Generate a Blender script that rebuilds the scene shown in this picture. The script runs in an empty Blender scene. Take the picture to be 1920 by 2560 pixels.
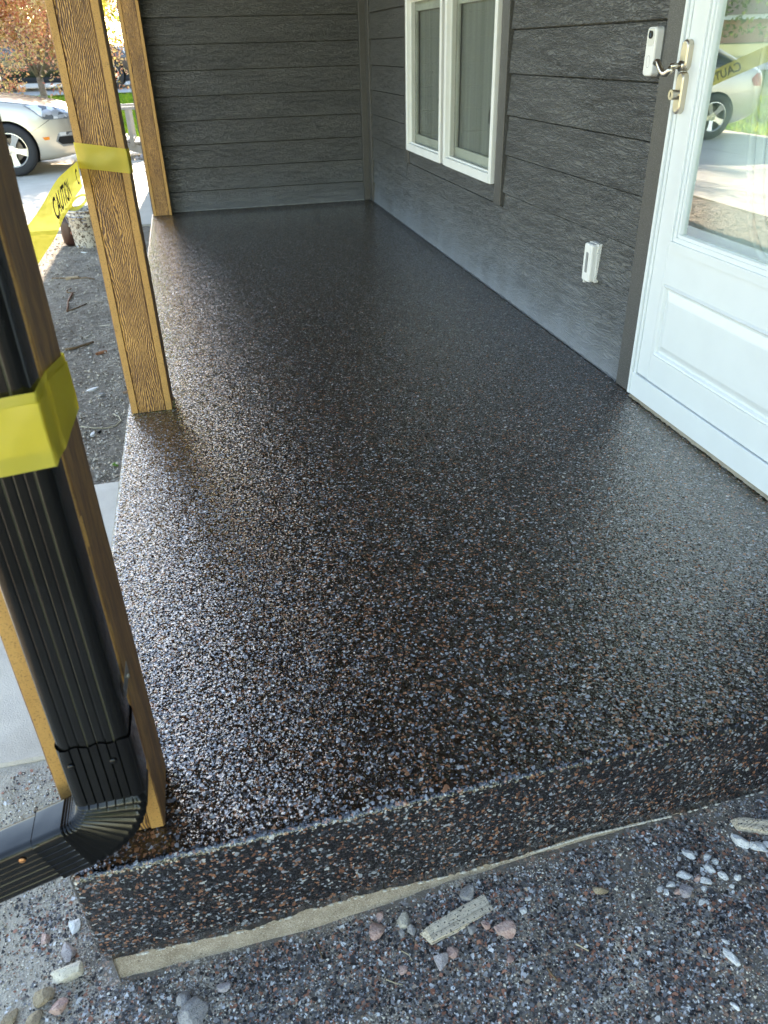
import bpy, bmesh, math, random
from mathutils import Vector, Matrix, noise
from mathutils.bvhtree import BVHTree
import numpy as np
R = math.radians
random.seed(7)
scn = bpy.context.scene
C = scn.collection

# ------------------------------------------------------------------ camera
pitch, yaw, roll, fpx = 0.5478370, 0.2188875, -0.0278676, 1905.587
cp, sp, cy, sy, cr, sr = (math.cos(pitch), math.sin(pitch), math.cos(yaw), math.sin(yaw), math.cos(roll), math.sin(roll))
fw = Vector((sy*cp, cy*cp, -sp)); rt = Vector((cy, -sy, 0)); up = rt.cross(fw)
R2 = cr*rt + sr*up; U2 = -sr*rt + cr*up
cam_d = bpy.data.cameras.new('camera'); cam = bpy.data.objects.new('camera', cam_d); C.objects.link(cam)
M = Matrix((R2, U2, -fw)).transposed().to_4x4(); M.translation = Vector((0, 0, 1.18))
cam.matrix_world = M
cam_d.sensor_fit = 'VERTICAL'; cam_d.sensor_height = 36; cam_d.lens = fpx/2560*36
cam_d.clip_start = .02; cam_d.clip_end = 1000
cam_d.dof.use_dof = True; cam_d.dof.focus_distance = 2.3; cam_d.dof.aperture_fstop = 7.5
scn.camera = cam

# ------------------------------------------------------------------ light
SUN_EL, SUN_AZ = 24.0, 3.0           # azimuth measured from +Y towards +X
sv = Vector((math.sin(R(SUN_AZ))*math.cos(R(SUN_EL)), math.cos(R(SUN_AZ))*math.cos(R(SUN_EL)), math.sin(R(SUN_EL))))
w = bpy.data.worlds.new('World'); scn.world = w; w.use_nodes = True
nt = w.node_tree; bg = nt.nodes['Background']
sky = nt.nodes.new('ShaderNodeTexSky'); sky.sky_type = 'NISHITA'; sky.sun_disc = False
sky.sun_elevation = R(SUN_EL); sky.sun_rotation = R(SUN_AZ)
sky.dust_density = .35; sky.ozone_density = 1.6
nt.links.new(sky.outputs[0], bg.inputs[0]); bg.inputs[1].default_value = 0.15
sd = bpy.data.lights.new('sun', 'SUN'); sd.energy = 4.2; sd.angle = R(.5); sd.color = (1, .95, .88)
so = bpy.data.objects.new('sun', sd); C.objects.link(so); so.rotation_euler = (-sv).to_track_quat('-Z', 'Y').to_euler()
so.location = (0, 30, 20)
vs = scn.view_settings; vs.view_transform = 'Standard'; vs.look = 'None'; vs.gamma = 1; vs.exposure = 2.80
vs.use_white_balance = True; vs.white_balance_temperature = 7900; vs.white_balance_tint = 12
vs.use_curve_mapping = False
scn.render.engine = 'CYCLES'

# ------------------------------------------------------------------ node helper
class NT:
    def __init__(s, name):
        s.m = bpy.data.materials.new(name); s.m.use_nodes = True; s.t = s.m.node_tree
        s.b = s.t.nodes['Principled BSDF']; s.out = s.t.nodes['Material Output']
    def n(s, typ, ins=None, **kw):
        nd = s.t.nodes.new(typ)
        for k, v in kw.items(): setattr(nd, k, v)
        for k, v in (ins or {}).items(): s.set(nd.inputs[k], v)
        return nd
    def set(s, sock, v):
        if isinstance(v, bpy.types.NodeSocket): s.t.links.new(v, sock)
        elif isinstance(v, (tuple, list)) and len(v) == 3 and sock.type == 'RGBA': sock.default_value = (*v, 1)
        else: sock.default_value = v
    def pos(s): return s.n('ShaderNodeNewGeometry').outputs['Position']
    def xyz(s, v):
        o = s.n('ShaderNodeSeparateXYZ', {0: v}).outputs; return o[0], o[1], o[2]
    def comb(s, x, y, z): return s.n('ShaderNodeCombineXYZ', {0: x, 1: y, 2: z}).outputs[0]
    def ma(s, op, a, b=0.0, c=0.0, clamp=False):
        return s.n('ShaderNodeMath', {0: a, 1: b, 2: c}, operation=op, use_clamp=clamp).outputs[0]
    def vm(s, op, a, b): return s.n('ShaderNodeVectorMath', {0: a, 1: b}, operation=op).outputs[0]
    def noise(s, v, scale, detail=2, rough=.5, dist=0, col=False):
        return s.n('ShaderNodeTexNoise', {'Vector': v, 'Scale': scale, 'Detail': detail, 'Roughness': rough, 'Distortion': dist}).outputs[1 if col else 0]
    def vor(s, v, scale, rnd=1, feature='F1', out='Color', metric='EUCLIDEAN'):
        return s.n('ShaderNodeTexVoronoi', {'Vector': v, 'Scale': scale, 'Randomness': rnd}, feature=feature, distance=metric).outputs[out]
    def ramp(s, f, stops, interp='LINEAR'):
        nd = s.n('ShaderNodeValToRGB', {0: f}); cr_ = nd.color_ramp; cr_.interpolation = interp
        while len(cr_.elements) < len(stops): cr_.elements.new(.5)
        for e, (p, c) in zip(cr_.elements, stops):
            e.position = p; e.color = (*c, 1) if isinstance(c, (tuple, list)) else (c, c, c, 1)
        return nd.outputs[0]
    def mix(s, f, a, b):
        nd = s.n('ShaderNodeMix', data_type='RGBA'); s.set(nd.inputs[0], f); s.set(nd.inputs[6], a); s.set(nd.inputs[7], b); return nd.outputs[2]
    def bump(s, h, dist, strength=1.0, normal=None):
        ins = {'Height': h, 'Distance': dist, 'Strength': strength}
        if normal is not None: ins['Normal'] = normal
        return s.n('ShaderNodeBump', ins).outputs[0]
    def rnd(s): return s.n('ShaderNodeObjectInfo').outputs['Random']
    def P(s, **kw):
        for k, v in kw.items(): s.set(s.b.inputs[k.replace('_', ' ')], v)
        return s.m

def plain(name, col, rough=.5, metal=0, bump=0, bscale=200, var=.12, spec=.5, coat=0):
    q = NT(name); p = q.pos()
    n1 = q.noise(p, 9, 3)
    c = q.mix(q.ramp(n1, [(.3, 0.0), (.7, 1.0)]), tuple(x*(1-var) for x in col), tuple(min(1, x*(1+var)) for x in col))
    kw = dict(Base_Color=c, Roughness=rough, Metallic=metal, Coat_Weight=coat)
    kw['Specular_IOR_Level'] = spec
    if bump: kw['Normal'] = q.bump(q.noise(p, bscale, 3), bump)
    return q.P(**kw)

# ------------------------------------------------------------------ materials
def flake_layer(q, p, sc, wet=True):
    """colour of random vinyl flakes in one voronoi layer"""
    wv = q.vm('MULTIPLY', q.vm('SUBTRACT', q.noise(p, sc*1.3, 1, col=True), (.5, .5, .5)), (.9/sc,)*3)
    pp = q.vm('ADD', p, wv)
    c = q.vor(pp, sc, 1, out='Color')
    r, g, b = q.xyz(c)
    k = .3 if wet else 1.0; m = .78 if wet else 1.0
    col = q.ramp(r, [(0, (.006*k, .006*k, .0065*k)), (.28, (.012*k, .0125*k, .014*k)), (.54, (.024*k, .026*k, .03*k)), (.70, (.055*m, .06*m, .07*m)),
                     (.785, (.19*m, .205*m, .235*m)), (.825, (.36*m, .39*m, .43*m)), (.872, (.20*m, .085*m, .045*m)), (.925, (.36*m, .165*m, .09*m)), (.982, (.55*m, .55*m, .53*m))], 'CONSTANT')
    return col, g, b

def m_floor():
    q = NT('wet_flake_coating'); p = q.pos()
    c1, g1, b1 = flake_layer(q, p, 228)
    c2, g2, b2 = flake_layer(q, q.vm('ADD', p, (3.1, 1.7, .9)), 143)
    sel = q.ma('GREATER_THAN', g2, .74)
    c = q.mix(sel, c1, c2)
    # relief of a thick clear coat over the flakes
    h1 = q.noise(p, 115, 2, .5)
    h2 = q.noise(p, 330, 1, .5)
    cell = q.vor(p, 165, 1, out='Distance')
    h = q.ma('ADD', q.ma('MULTIPLY', h1, 1.0), q.ma('MULTIPLY', h2, .28))
    h = q.ma('SUBTRACT', h, q.ma('MULTIPLY', cell, .22))
    big = q.noise(p, 3.0, 2)
    cellc = q.vor(q.vm('ADD', p, q.vm('MULTIPLY', q.vm('SUBTRACT', q.noise(p, 240, 1, col=True), (.5, .5, .5)), (.005,)*3)), 270, 1, out='Color')
    gn = q.n('ShaderNodeNewGeometry').outputs['Normal']
    tilt = q.vm('MULTIPLY', q.vm('SUBTRACT', cellc, (.5, .5, .5)), (.52, .52, .52))
    nn = q.vm('NORMALIZE', q.vm('ADD', gn, tilt), (0, 0, 0))
    nrm = q.bump(h, .0016, 1.0, nn)
    rough = q.ramp(big, [(.3, .06), (.7, .11)])
    return q.P(Base_Color=c, Roughness=rough, Normal=nrm, IOR=1.55, Coat_Weight=1.0, Coat_IOR=1.6, Coat_Roughness=.04, Coat_Normal=nrm)

def m_flake_ground():
    q = NT('dusty_flake_ground'); p = q.pos()
    c1, g1, b1 = flake_layer(q, p, 210, False)
    c2, g2, b2 = flake_layer(q, q.vm('ADD', p, (3.1, 1.7, .9)), 120, False)
    c = q.mix(q.ma('GREATER_THAN', g2, .7), c1, c2)
    c = q.mix(.32, c, (.50, .43, .35))
    # sand showing between the flakes in patches
    x, y, z = q.xyz(p)
    left = q.ma('MULTIPLY_ADD', x, -1.5, -.52, clamp=False)
    dens = q.ma('ADD', q.noise(p, 7, 5, .65), q.ma('MAXIMUM', q.ma('MINIMUM', left, .24), -.04))
    fine = q.noise(p, 260, 2, .6)
    s = q.ma('ADD', q.ma('MULTIPLY', dens, 1.0), q.ma('MULTIPLY', q.ma('SUBTRACT', fine, .5), .9))
    sand = q.mix(q.noise(p, 500, 2), (.32, .27, .21), (.72, .66, .54))
    sf = q.ramp(s, [(.54, 0.0), (.64, .92)])
    c = q.mix(sf, c, sand)
    h = q.ma('ADD', q.noise(p, 160, 3, .6), q.ma('MULTIPLY', b1, .4))
    return q.P(Base_Color=c, Roughness=.75, Normal=q.bump(h, .0035))

def m_siding():
    q = NT('embossed_grey_siding'); p = q.pos(); x, y, z = q.xyz(p)
    r = q.rnd(); a = q.ma('ADD', q.ma('ADD', x, y), q.ma('MULTIPLY', r, 97.0))
    v = q.comb(a, q.ma('MULTIPLY', r, 31.0), q.ma('MULTIPLY', z, 3.2))
    n1 = q.noise(v, 1.6, 2, .5)
    n2 = q.noise(q.comb(a, r, q.ma('MULTIPLY', z, 3.0)), 13, 2, .5)
    ph = q.ma('ADD', q.ma('MULTIPLY', z, 760), q.ma('MULTIPLY', n1, 100))
    ph = q.ma('ADD', ph, q.ma('MULTIPLY', n2, 24))
    rid = q.ma('SINE', ph)
    brk = q.noise(q.comb(q.ma('MULTIPLY', a, 1.0), r, q.ma('MULTIPLY', z, 2.0)), 70, 2, .6)
    h = q.ma('MULTIPLY', q.ma('ADD', rid, 1.0), q.ramp(brk, [(.36, .1), (.58, .62)]))
    h = q.ma('ADD', h, q.ma('MULTIPLY', q.noise(p, 260, 2), .35))
    col = q.mix(q.noise(p, 4, 3), (.076, .077, .075), (.112, .113, .109))
    # pale polishing dust settled on the lowest boards
    d = q.ma('ADD', z, q.ma('MULTIPLY', q.ma('SUBTRACT', q.noise(q.comb(q.ma('MULTIPLY', x, 2), q.ma('MULTIPLY', y, 2.2), z), 2.2, 4, .65), .5), .42))
    df = q.ma('MULTIPLY', q.ramp(d, [(.0, 1.0), (.12, .55), (.30, .18), (.46, 0.0)]), q.ma('MULTIPLY_ADD', q.ma('GREATER_THAN', y, 7.12), -.36, .62))
    col = q.mix(df, col, (.24, .275, .315))
    return q.P(Base_Color=col, Roughness=q.ramp(brk, [(.3, .33), (.7, .46)]), Normal=q.bump(h, .0032, q.ma('SUBTRACT', 1.0, q.ma('MULTIPLY', df, .7))))

def m_trim():
    q = NT('charcoal_trim_paint'); p = q.pos(); x, y, z = q.xyz(p)
    h = q.noise(q.comb(q.ma('MULTIPLY', q.ma('ADD', x, y), 1.0), 0.0, q.ma('MULTIPLY', z, .45)), 220, 3, .6)
    spk = q.ramp(q.noise(p, 420, 1), [(.59, 0.0), (.65, 1.0)])
    c = q.mix(q.ma('MULTIPLY', spk, .45), (.058, .056, .052), (.3, .3, .29))
    return q.P(Base_Color=c, Roughness=.42, Normal=q.bump(h, .0012))

def m_wood_face(dark=.5, name='stained_cedar_face'):
    q = NT(name); p = q.pos(); x, y, z = q.xyz(p)
    r = q.rnd(); ac = q.ma('ADD', q.ma('ADD', x, y), q.ma('MULTIPLY', r, 13.0))
    v = q.comb(q.ma('MULTIPLY', ac, 3.2), r, z)
    n1 = q.noise(v, 2.3, 2, .5)
    n2 = q.noise(q.comb(q.ma('MULTIPLY', ac, 2.2), r, z), 26, 2, .55)
    ph = q.ma('ADD', q.ma('MULTIPLY', ac, 1080), q.ma('ADD', q.ma('MULTIPLY', n1, 80), q.ma('MULTIPLY', n2, 15)))
    rid = q.ma('SINE', ph)
    brk = q.noise(q.comb(q.ma('MULTIPLY', ac, 1.5), r, q.ma('MULTIPLY', z, .5)), 115, 3, .65)
    g = q.ma('ADD', q.ma('MULTIPLY', rid, .32), q.ma('MULTIPLY', q.ma('SUBTRACT', brk, .5), 1.2))
    zone = q.ma('MULTIPLY', q.ma('SUBTRACT', q.noise(q.comb(q.ma('MULTIPLY', ac, 4), 0.0, z), 5, 2), .5), .9)
    g = q.ma('ADD', q.ma('ADD', g, .5 + (.5-dark)), zone)
    col = q.ramp(g, [(.34, (.115, .054, .026)), (.54, (.27, .13, .045)), (.68, (.56, .30, .09))])
    return q.P(Base_Color=col, Roughness=.5, Normal=q.bump(g, .0022))

def m_wood_edge():
    q = NT('stained_cedar_edge'); p = q.pos(); x, y, z = q.xyz(p)
    n = q.noise(p, 300, 3, .7); n3 = q.noise(q.comb(x, y, q.ma('MULTIPLY', z, .2)), 40, 3, .6)
    base = q.mix(n3, (.42, .215, .06), (.58, .33, .10))
    c = q.mix(q.ramp(n, [(.30, 1.0), (.46, 0.0)]), base, (.17, .085, .03))
    return q.P(Base_Color=c, Roughness=.6, Normal=q.bump(n, .0008))

def m_side_board():
    q = NT('stained_cedar_side'); p = q.pos(); x, y, z = q.xyz(p)
    v = q.comb(q.ma('MULTIPLY', x, 9), q.ma('MULTIPLY', y, 9), z)
    n1 = q.noise(v, 5, 3, .6); n2 = q.noise(q.comb(x, q.ma('MULTIPLY', y, 8), q.ma('MULTIPLY', z, .8)), 45, 3, .6)
    g = q.ma('ADD', q.ma('MULTIPLY', n1, .5), q.ma('MULTIPLY', n2, .5))
    c = q.ramp(g, [(.36, (.10, .048, .026)), (.5, (.19, .092, .036)), (.62, (.36, .19, .06))])
    return q.P(Base_Color=c, Roughness=.5, Normal=q.bump(g, .002))

def m_concrete(name, a, b, joints=0):
    q = NT(name); p = q.pos()
    c = q.mix(q.ramp(q.noise(p, 2.2, 5, .65), [(.3, 0.0), (.7, 1.0)]), a, b)
    c = q.mix(q.ma('MULTIPLY', q.ramp(q.noise(p, 330, 2), [(.55, 0.0), (.75, 1.0)]), .45), c, tuple(x*.5 for x in a))
    return q.P(Base_Color=c, Roughness=.85, Normal=q.bump(q.noise(p, 240, 3), .0014))

def m_dirt():
    q = NT('dry_packed_dirt'); p = q.pos(); x, y, z = q.xyz(p)
    n = q.noise(p, 6, 6, .7); f = q.noise(q.comb(x, q.ma('MULTIPLY', y, 1.6), z), 42, 6, .8)
    st_ = q.noise(q.comb(q.ma('MULTIPLY', q.ma('ADD', x, q.ma('MULTIPLY', y, .35)), .8), q.ma('MULTIPLY', q.ma('SUBTRACT', y, q.ma('MULTIPLY', x, .5)), 2.6), 0.0), 17, 6, .75)
    crk = q.ramp(q.ma('ABSOLUTE', q.ma('SUBTRACT', st_, .5)), [(.0, .0), (.022, 1.0)])
    c = q.ramp(q.ma('ADD', q.ma('MULTIPLY', n, .4), q.ma('MULTIPLY', st_, .6)), [(.34, (.26, .205, .15)), (.5, (.50, .42, .325)), (.64, (.70, .61, .49))])
    c = q.mix(q.ma('MULTIPLY', q.ma('SUBTRACT', 1.0, crk), .55), c, (.11, .09, .07))
    c = q.mix(q.ramp(q.noise(p, 420, 2), [(.62, 0.0), (.70, 1.0)]), c, (.42, .38, .32))
    h = q.ma('ADD', q.ma('ADD', q.noise(p, 55, 5, .7), q.ma('MULTIPLY', crk, .3)), q.ma('MULTIPLY', f, .5))
    return q.P(Base_Color=c, Roughness=.95, Normal=q.bump(h, .035))

def m_grass(a=(.05, .11, .015), b=(.13, .19, .03)):
    q = NT('lawn_grass'); p = q.pos()
    c = q.mix(q.noise(p, 1.2, 5, .7), a, b)
    return q.P(Base_Color=c, Roughness=.8, Normal=q.bump(q.noise(p, 60, 3), .03))

def m_leaf(name, cols, trans=.5):
    q = NT(name)
    r, g, b = q.xyz(q.vor(q.pos(), 9, 1))
    c = q.ramp(r, [(i/len(cols), k) for i, k in enumerate(cols)], 'CONSTANT')
    d = q.n('ShaderNodeBsdfDiffuse', {0: c}).outputs[0]; t = q.n('ShaderNodeBsdfTranslucent', {0: c}).outputs[0]
    ms = q.n('ShaderNodeMixShader', {0: trans, 1: d, 2: t}).outputs[0]
    q.t.links.new(ms, q.out.inputs[0]); return q.m

def m_tape():
    q = NT('yellow_barrier_film'); p = q.pos()
    c = q.mix(q.noise(p, 14, 2), (.82, .68, .07), (.90, .78, .12))
    d = q.n('ShaderNodeBsdfDiffuse', {0: c}).outputs[0]; t = q.n('ShaderNodeBsdfTranslucent', {0: c}).outputs[0]
    tr = q.n('ShaderNodeBsdfTransparent', {0: (.95, .9, .35)}).outputs[0]
    gl = q.n('ShaderNodeBsdfGlossy', {'Color': (1, 1, 1), 'Roughness': .25}).outputs[0]
    m1 = q.n('ShaderNodeMixShader', {0: .45, 1: d, 2: t}).outputs[0]
    m2 = q.n('ShaderNodeMixShader', {0: .20, 1: m1, 2: tr}).outputs[0]
    m3 = q.n('ShaderNodeMixShader', {0: .05, 1: m2, 2: gl}).outputs[0]
    q.t.links.new(m3, q.out.inputs[0]); return q.m

def m_glass(name, tint=(.93, .96, .95), boost=1.0):
    q = NT(name)
    f = q.n('ShaderNodeFresnel', {'IOR': 1.5}).outputs[0]
    bf = q.n('ShaderNodeNewGeometry').outputs['Backfacing']
    f2 = q.ma('MULTIPLY', q.ma('MULTIPLY', f, 1.8*boost, clamp=True), q.ma('SUBTRACT', 1.0, bf))
    tr = q.n('ShaderNodeBsdfTransparent', {0: tint}).outputs[0]
    gl = q.n('ShaderNodeBsdfGlossy', {'Color': (1, 1, 1), 'Roughness': 0.0}).outputs[0]
    m1 = q.n('ShaderNodeMixShader', {0: f2, 1: tr, 2: gl}).outputs[0]
    q.t.links.new(m1, q.out.inputs[0]); return q.m

def m_curtain():
    q = NT('sheer_grey_curtain'); p = q.pos(); x, y, z = q.xyz(p)
    s = q.noise(q.comb(0.0, q.ma('MULTIPLY', y, 1.0), q.ma('MULTIPLY', z, .03)), 16, 4, .6)
    c = q.mix(q.ramp(s, [(.3, 0.0), (.7, 1.0)]), (.17, .17, .15), (.27, .27, .24))
    return q.P(Base_Color=c, Roughness=.9)

def m_rock(name, a, b, sc=60):
    q = NT(name); p = q.pos()
    n = q.noise(p, sc, 5, .7)
    c = q.mix(q.ramp(n, [(.35, 0.0), (.65, 1.0)]), a, b)
    c = q.mix(q.ramp(q.noise(p, 380, 2), [(.6, 0.0), (.68, .8)]), c, tuple(x*.35 for x in a))
    return q.P(Base_Color=c, Roughness=.9, Normal=q.bump(q.noise(p, 260, 3, .7), .0025))

def m_paintbucket():
    q = NT('splattered_bucket'); p = q.pos(); x, y, z = q.xyz(p)
    st = q.ramp(q.ma('SINE', q.ma('MULTIPLY', z, 230)), [(.45, 0.0), (.6, 1.0)])
    side = q.ramp(q.noise(p, 9, 2), [(.5, 0.0), (.56, 1.0)])
    c = q.mix(q.ma('MULTIPLY', st, side), (.62, .57, .48), (.22, .27, .38))
    sp_ = q.ramp(q.noise(p, 34, 5, .75), [(.50, 0.0), (.56, 1.0)])
    c = q.mix(sp_, c, (.10, .07, .045))
    c = q.mix(q.ramp(q.noise(p, 50, 4, .7), [(.60, 0.0), (.64, 1.0)]), c, (.01, .01, .012))
    return q.P(Base_Color=c, Roughness=.6)

FLOOR = m_floor(); FGR = m_flake_ground(); SID = m_siding(); TRIM = m_trim()
WFACE = m_wood_face(.48); WEDGE = m_wood_edge(); WSIDE = m_side_board()
CON = m_concrete('driveway_concrete', (.50, .46, .38), (.62, .58, .49)); CONP = m_concrete('path_concrete', (.50, .44, .36), (.80, .73, .62))
CONF = NT('foundation_concrete'); _p = CONF.pos()
_c = CONF.mix(CONF.ramp(CONF.noise(_p, 26, 5, .7), [(.35, 0.0), (.65, 1.0)]), (.30, .24, .175), (.50, .42, .33))
_c = CONF.mix(CONF.ramp(CONF.noise(_p, 420, 2), [(.56, 0.0), (.66, .8)]), _c, (.72, .66, .56)); _c = CONF.mix(CONF.ramp(CONF.noise(_p, 260, 2), [(.30, .9), (.40, 0.0)]), _c, (.15, .12, .09))
CONF = CONF.P(Base_Color=_c, Roughness=.9, Normal=CONF.bump(CONF.noise(_p, 220, 4, .7), .004))
DIRT = m_dirt(); GRASS = m_grass((.09, .15, .02), (.20, .25, .045)); ROAD = m_concrete('road_surface', (.38, .37, .35), (.46, .45, .43))
TAPE = m_tape(); INK = plain('black_ink', (.02, .02, .015), .6)
WHITE = plain('white_vinyl', (.80, .81, .78), .35, var=.03); DOORW = plain('white_door_paint', (.74, .79, .80), .32, var=.02)
GLASS = m_glass('window_glass', boost=.9); DGLASS = m_glass('door_glass', (.9, .95, .93), 2.6)
CURT = m_curtain(); NICK = plain('satin_nickel', (.62, .56, .46), .28, 1.0, var=.05); PLAS = plain('white_plastic', (.80, .80, .77), .4, var=.03)
DPLAS = plain('grey_plastic', (.22, .23, .23), .4); BLK = plain('black_gloss', (.01, .01, .012), .1)
PIPE = NT('black_painted_aluminium'); _p = PIPE.pos()
_sp = PIPE.ramp(PIPE.vor(_p, 420, 1, out='Distance'), [(.06, 1.0), (.10, 0.0)]); _sk = PIPE.ramp(PIPE.noise(_p, 13, 4, .7), [(.52, 0.0), (.72, .8)])
PIPE = PIPE.P(Base_Color=PIPE.mix(PIPE.ma('MULTIPLY', _sp, _sk), (.0045, .0045, .004), (.42, .43, .42)), Specular_IOR_Level=.38, Roughness=PIPE.ramp(PIPE.noise(_p, 6, 4), [(.3, .13), (.7, .24)]),
             Normal=PIPE.bump(PIPE.noise(_p, 9, 2), .004))
GROOVE = plain('dusty_groove', (.045, .042, .022), .5)
CAVITY = plain('dark_interior', (.02, .02, .02), .9)

# ------------------------------------------------------------------ mesh helpers
def link(name, me, mats, parent=None):
    o = bpy.data.objects.new(name, me); C.objects.link(o)
    if me and not me.materials:
        for m in (mats if isinstance(mats, (list, tuple)) else [mats]): me.materials.append(m)
    if parent: o.parent = parent
    return o
def frombm(name, bm, mats, parent=None, smooth=False):
    me = bpy.data.meshes.new(name); bm.to_mesh(me); bm.free()
    if smooth:
        for p in me.polygons: p.use_smooth = True
    return link(name, me, mats, parent)
def tag(o, label=None, cat=None, group=None, kind=None):
    for k, v in (('label', label), ('category', cat), ('group', group), ('kind', kind)):
        if v: o[k] = v
    return o
def empty(name, loc=(0, 0, 0), label=None, cat=None, group=None, parent=None):
    o = bpy.data.objects.new(name, None); C.objects.link(o); o.location = loc; o.empty_display_size = .1
    if parent: o.parent = parent
    return tag(o, label, cat, group)
def boxbm(x0, x1, y0, y1, z0, z1, bev=0, seg=1, bm=None):
    bm = bm or bmesh.new()
    g = bmesh.ops.create_cube(bm, size=1)['verts']
    for v in g: v.co = Vector(((x0+x1)/2+v.co.x*(x1-x0), (y0+y1)/2+v.co.y*(y1-y0), (z0+z1)/2+v.co.z*(z1-z0)))
    if bev:
        es = list({e for v in g for e in v.link_edges})
        bmesh.ops.bevel(bm, geom=es, offset=bev, segments=seg, affect='EDGES', profile=.5)
    return bm
def box(name, x0, x1, y0, y1, z0, z1, mat, parent=None, bev=0, seg=1, org=(0, 0, 0)):
    bm = boxbm(x0-org[0], x1-org[0], y0-org[1], y1-org[1], z0-org[2], z1-org[2], bev, seg)
    return frombm(name, bm, mat, parent, smooth=False)
def grid(nx, ny, f):
    """mesh of a parametric sheet f(u,v)"""
    vs_ = [f(i/nx, j/ny) for j in range(ny+1) for i in range(nx+1)]
    fs = [(j*(nx+1)+i, j*(nx+1)+i+1, (j+1)*(nx+1)+i+1, (j+1)*(nx+1)+i) for j in range(ny) for i in range(nx)]
    me = bpy.data.meshes.new('sheet'); me.from_pydata([tuple(v) for v in vs_], [], fs); me.update()
    return me
def smooth(me):
    for p in me.polygons: p.use_smooth = True
    return me
def tube(pts, r, seg=8, bm=None, caps=True):
    bm = bm or bmesh.new(); rings = []
    rr = r if isinstance(r, (list, tuple)) else [r]*len(pts)
    pts = [Vector(p) for p in pts]
    for i, p in enumerate(pts):
        d = (pts[min(i+1, len(pts)-1)]-pts[max(i-1, 0)]).normalized()
        a = d.orthogonal().normalized() if i == 0 else (prev - d*prev.dot(d)).normalized()
        prev = a; b = d.cross(a)
        rings.append([bm.verts.new(p+(a*math.cos(t)+b*math.sin(t))*rr[i]) for t in [2*math.pi*k/seg for k in range(seg)]])
    for A, B in zip(rings, rings[1:]):
        for k in range(seg): bm.faces.new((A[k], A[(k+1) % seg], B[(k+1) % seg], B[k]))
    if caps: bm.faces.new(rings[0][::-1]); bm.faces.new(rings[-1])
    return bm
def lathe(prof, seg=32, axis='Z', bm=None, close=False):
    bm = bm or bmesh.new(); rings = []
    for r, z in prof:
        ring = []
        for k in range(seg):
            t = 2*math.pi*k/seg
            c = (r*math.cos(t), r*math.sin(t), z) if axis == 'Z' else ((r*math.cos(t), z, r*math.sin(t)) if axis == 'Y' else (z, r*math.cos(t), r*math.sin(t)))
            ring.append(bm.verts.new(c))
        rings.append(ring)
    pr = list(zip(rings, rings[1:])) + ([(rings[-1], rings[0])] if close else [])
    for A, B in pr:
        for k in range(seg): bm.faces.new((A[k], A[(k+1) % seg], B[(k+1) % seg], B[k]))
    return bm
def text_mesh(txt, size, width=None):
    cu = bpy.data.curves.new('lettering', 'FONT'); cu.body = txt; cu.size = size; cu.resolution_u = 4; cu.offset = size*.018
    to = bpy.data.objects.new('lettering', cu); C.objects.link(to)
    dg = bpy.context.evaluated_depsgraph_get(); me = bpy.data.meshes.new_from_object(to.evaluated_get(dg))
    bpy.data.objects.remove(to); bpy.data.curves.remove(cu)
    me.materials.clear()
    return me
def lerp(x, xs, ys): return float(np.interp(x, xs, ys))

# ------------------------------------------------------------------ terrain
def sstep(t): t = max(0, min(1, t)); return t*t*(3-2*t)
def rise(x, y):
    a = .66*max(0, min((y-14.5)/9.5, 1)) + max(0, y-24)*.012
    b = 1.15*sstep((-x-14)/26)
    return max(a, b) if y > 0 else b
def tz(x, y):
    if x > -6.3 and y < 15.8: return -.40
    return -.285 + rise(x, y)
def tf(u, v):
    x = -160 + 320*(.5+ .5*np.sign(u-.5)*abs(2*u-1)**2.2); y = -160+330*(.5+.5*np.sign(v-.5)*abs(2*v-1)**2.2)+10
    return (x, y, tz(x, y)-(.0 if not(-8 < x < 3 and -3 < y < 16.5) else .05))
terr = link('lawn', smooth(grid(220, 220, tf)), GRASS); tag(terr, 'green lawn and open ground around the house', kind='structure')
# street beyond the tree
st = link('street', smooth(grid(60, 8, lambda u, v: (-60+100*u, 22.9+7*v, tz(-60+100*u, 22.9+7*v)+.05 + .0))), ROAD); tag(st, 'pale sunlit street beyond the lawn', kind='structure')
st2 = link('street', smooth(grid(8, 90, lambda u, v: (-24+6*u, -60+79*v, tz(-24+6*u, -60+79*v)+.06))), ROAD); tag(st2, 'pale street across the front lawn', kind='structure')

# driveway: pale concrete panels with open joints
drv = empty('driveway', (0, 0, -.26)); tag(drv, 'pale concrete driveway in joined panels', kind='structure')
def panel(x0, x1, y0, y1):
    o = box('concrete_panel', x0+.006, x1-.006, y0+.006, y1-.006, -.10, 0, CON, drv, .004)
for x0, x1 in ((-6.2, -4.4), (-4.4, -2.6), (-2.6, -1.99)):
    for y0, y1 in ((-9, -5), (-5, -1.2), (-1.2, 2.4), (2.4, 5.4), (5.4, 8.25)): panel(x0, x1, y0, y1)
for x0, x1 in ((-6.2, -4.4), (-4.4, -2.6), (-2.6, -.9), (-.9, .4)):
    for y0, y1 in ((8.25, 11.9), (11.9, 15.7)): panel(x0, x1, y0, y1)
pb = box('subbase', -6.15, .3, -8.9, 15.6, -.14, -.105, DIRT, drv)
kerb = box('kerb', -6.2, .6, 15.72, 15.86, -.30, -.2, CONP); tag(kerb, 'low concrete kerb beyond the driveway', kind='structure')

# front walk between the posts
wk = link('footpath', None, None) if False else None
bm = boxbm(-1.98, -.366, 1.42, 2.812, -.36, -.258, .006)
pw = frombm('footpath', bm, CONP); tag(pw, 'concrete footpath running to the porch between the posts', kind='structure')

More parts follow.
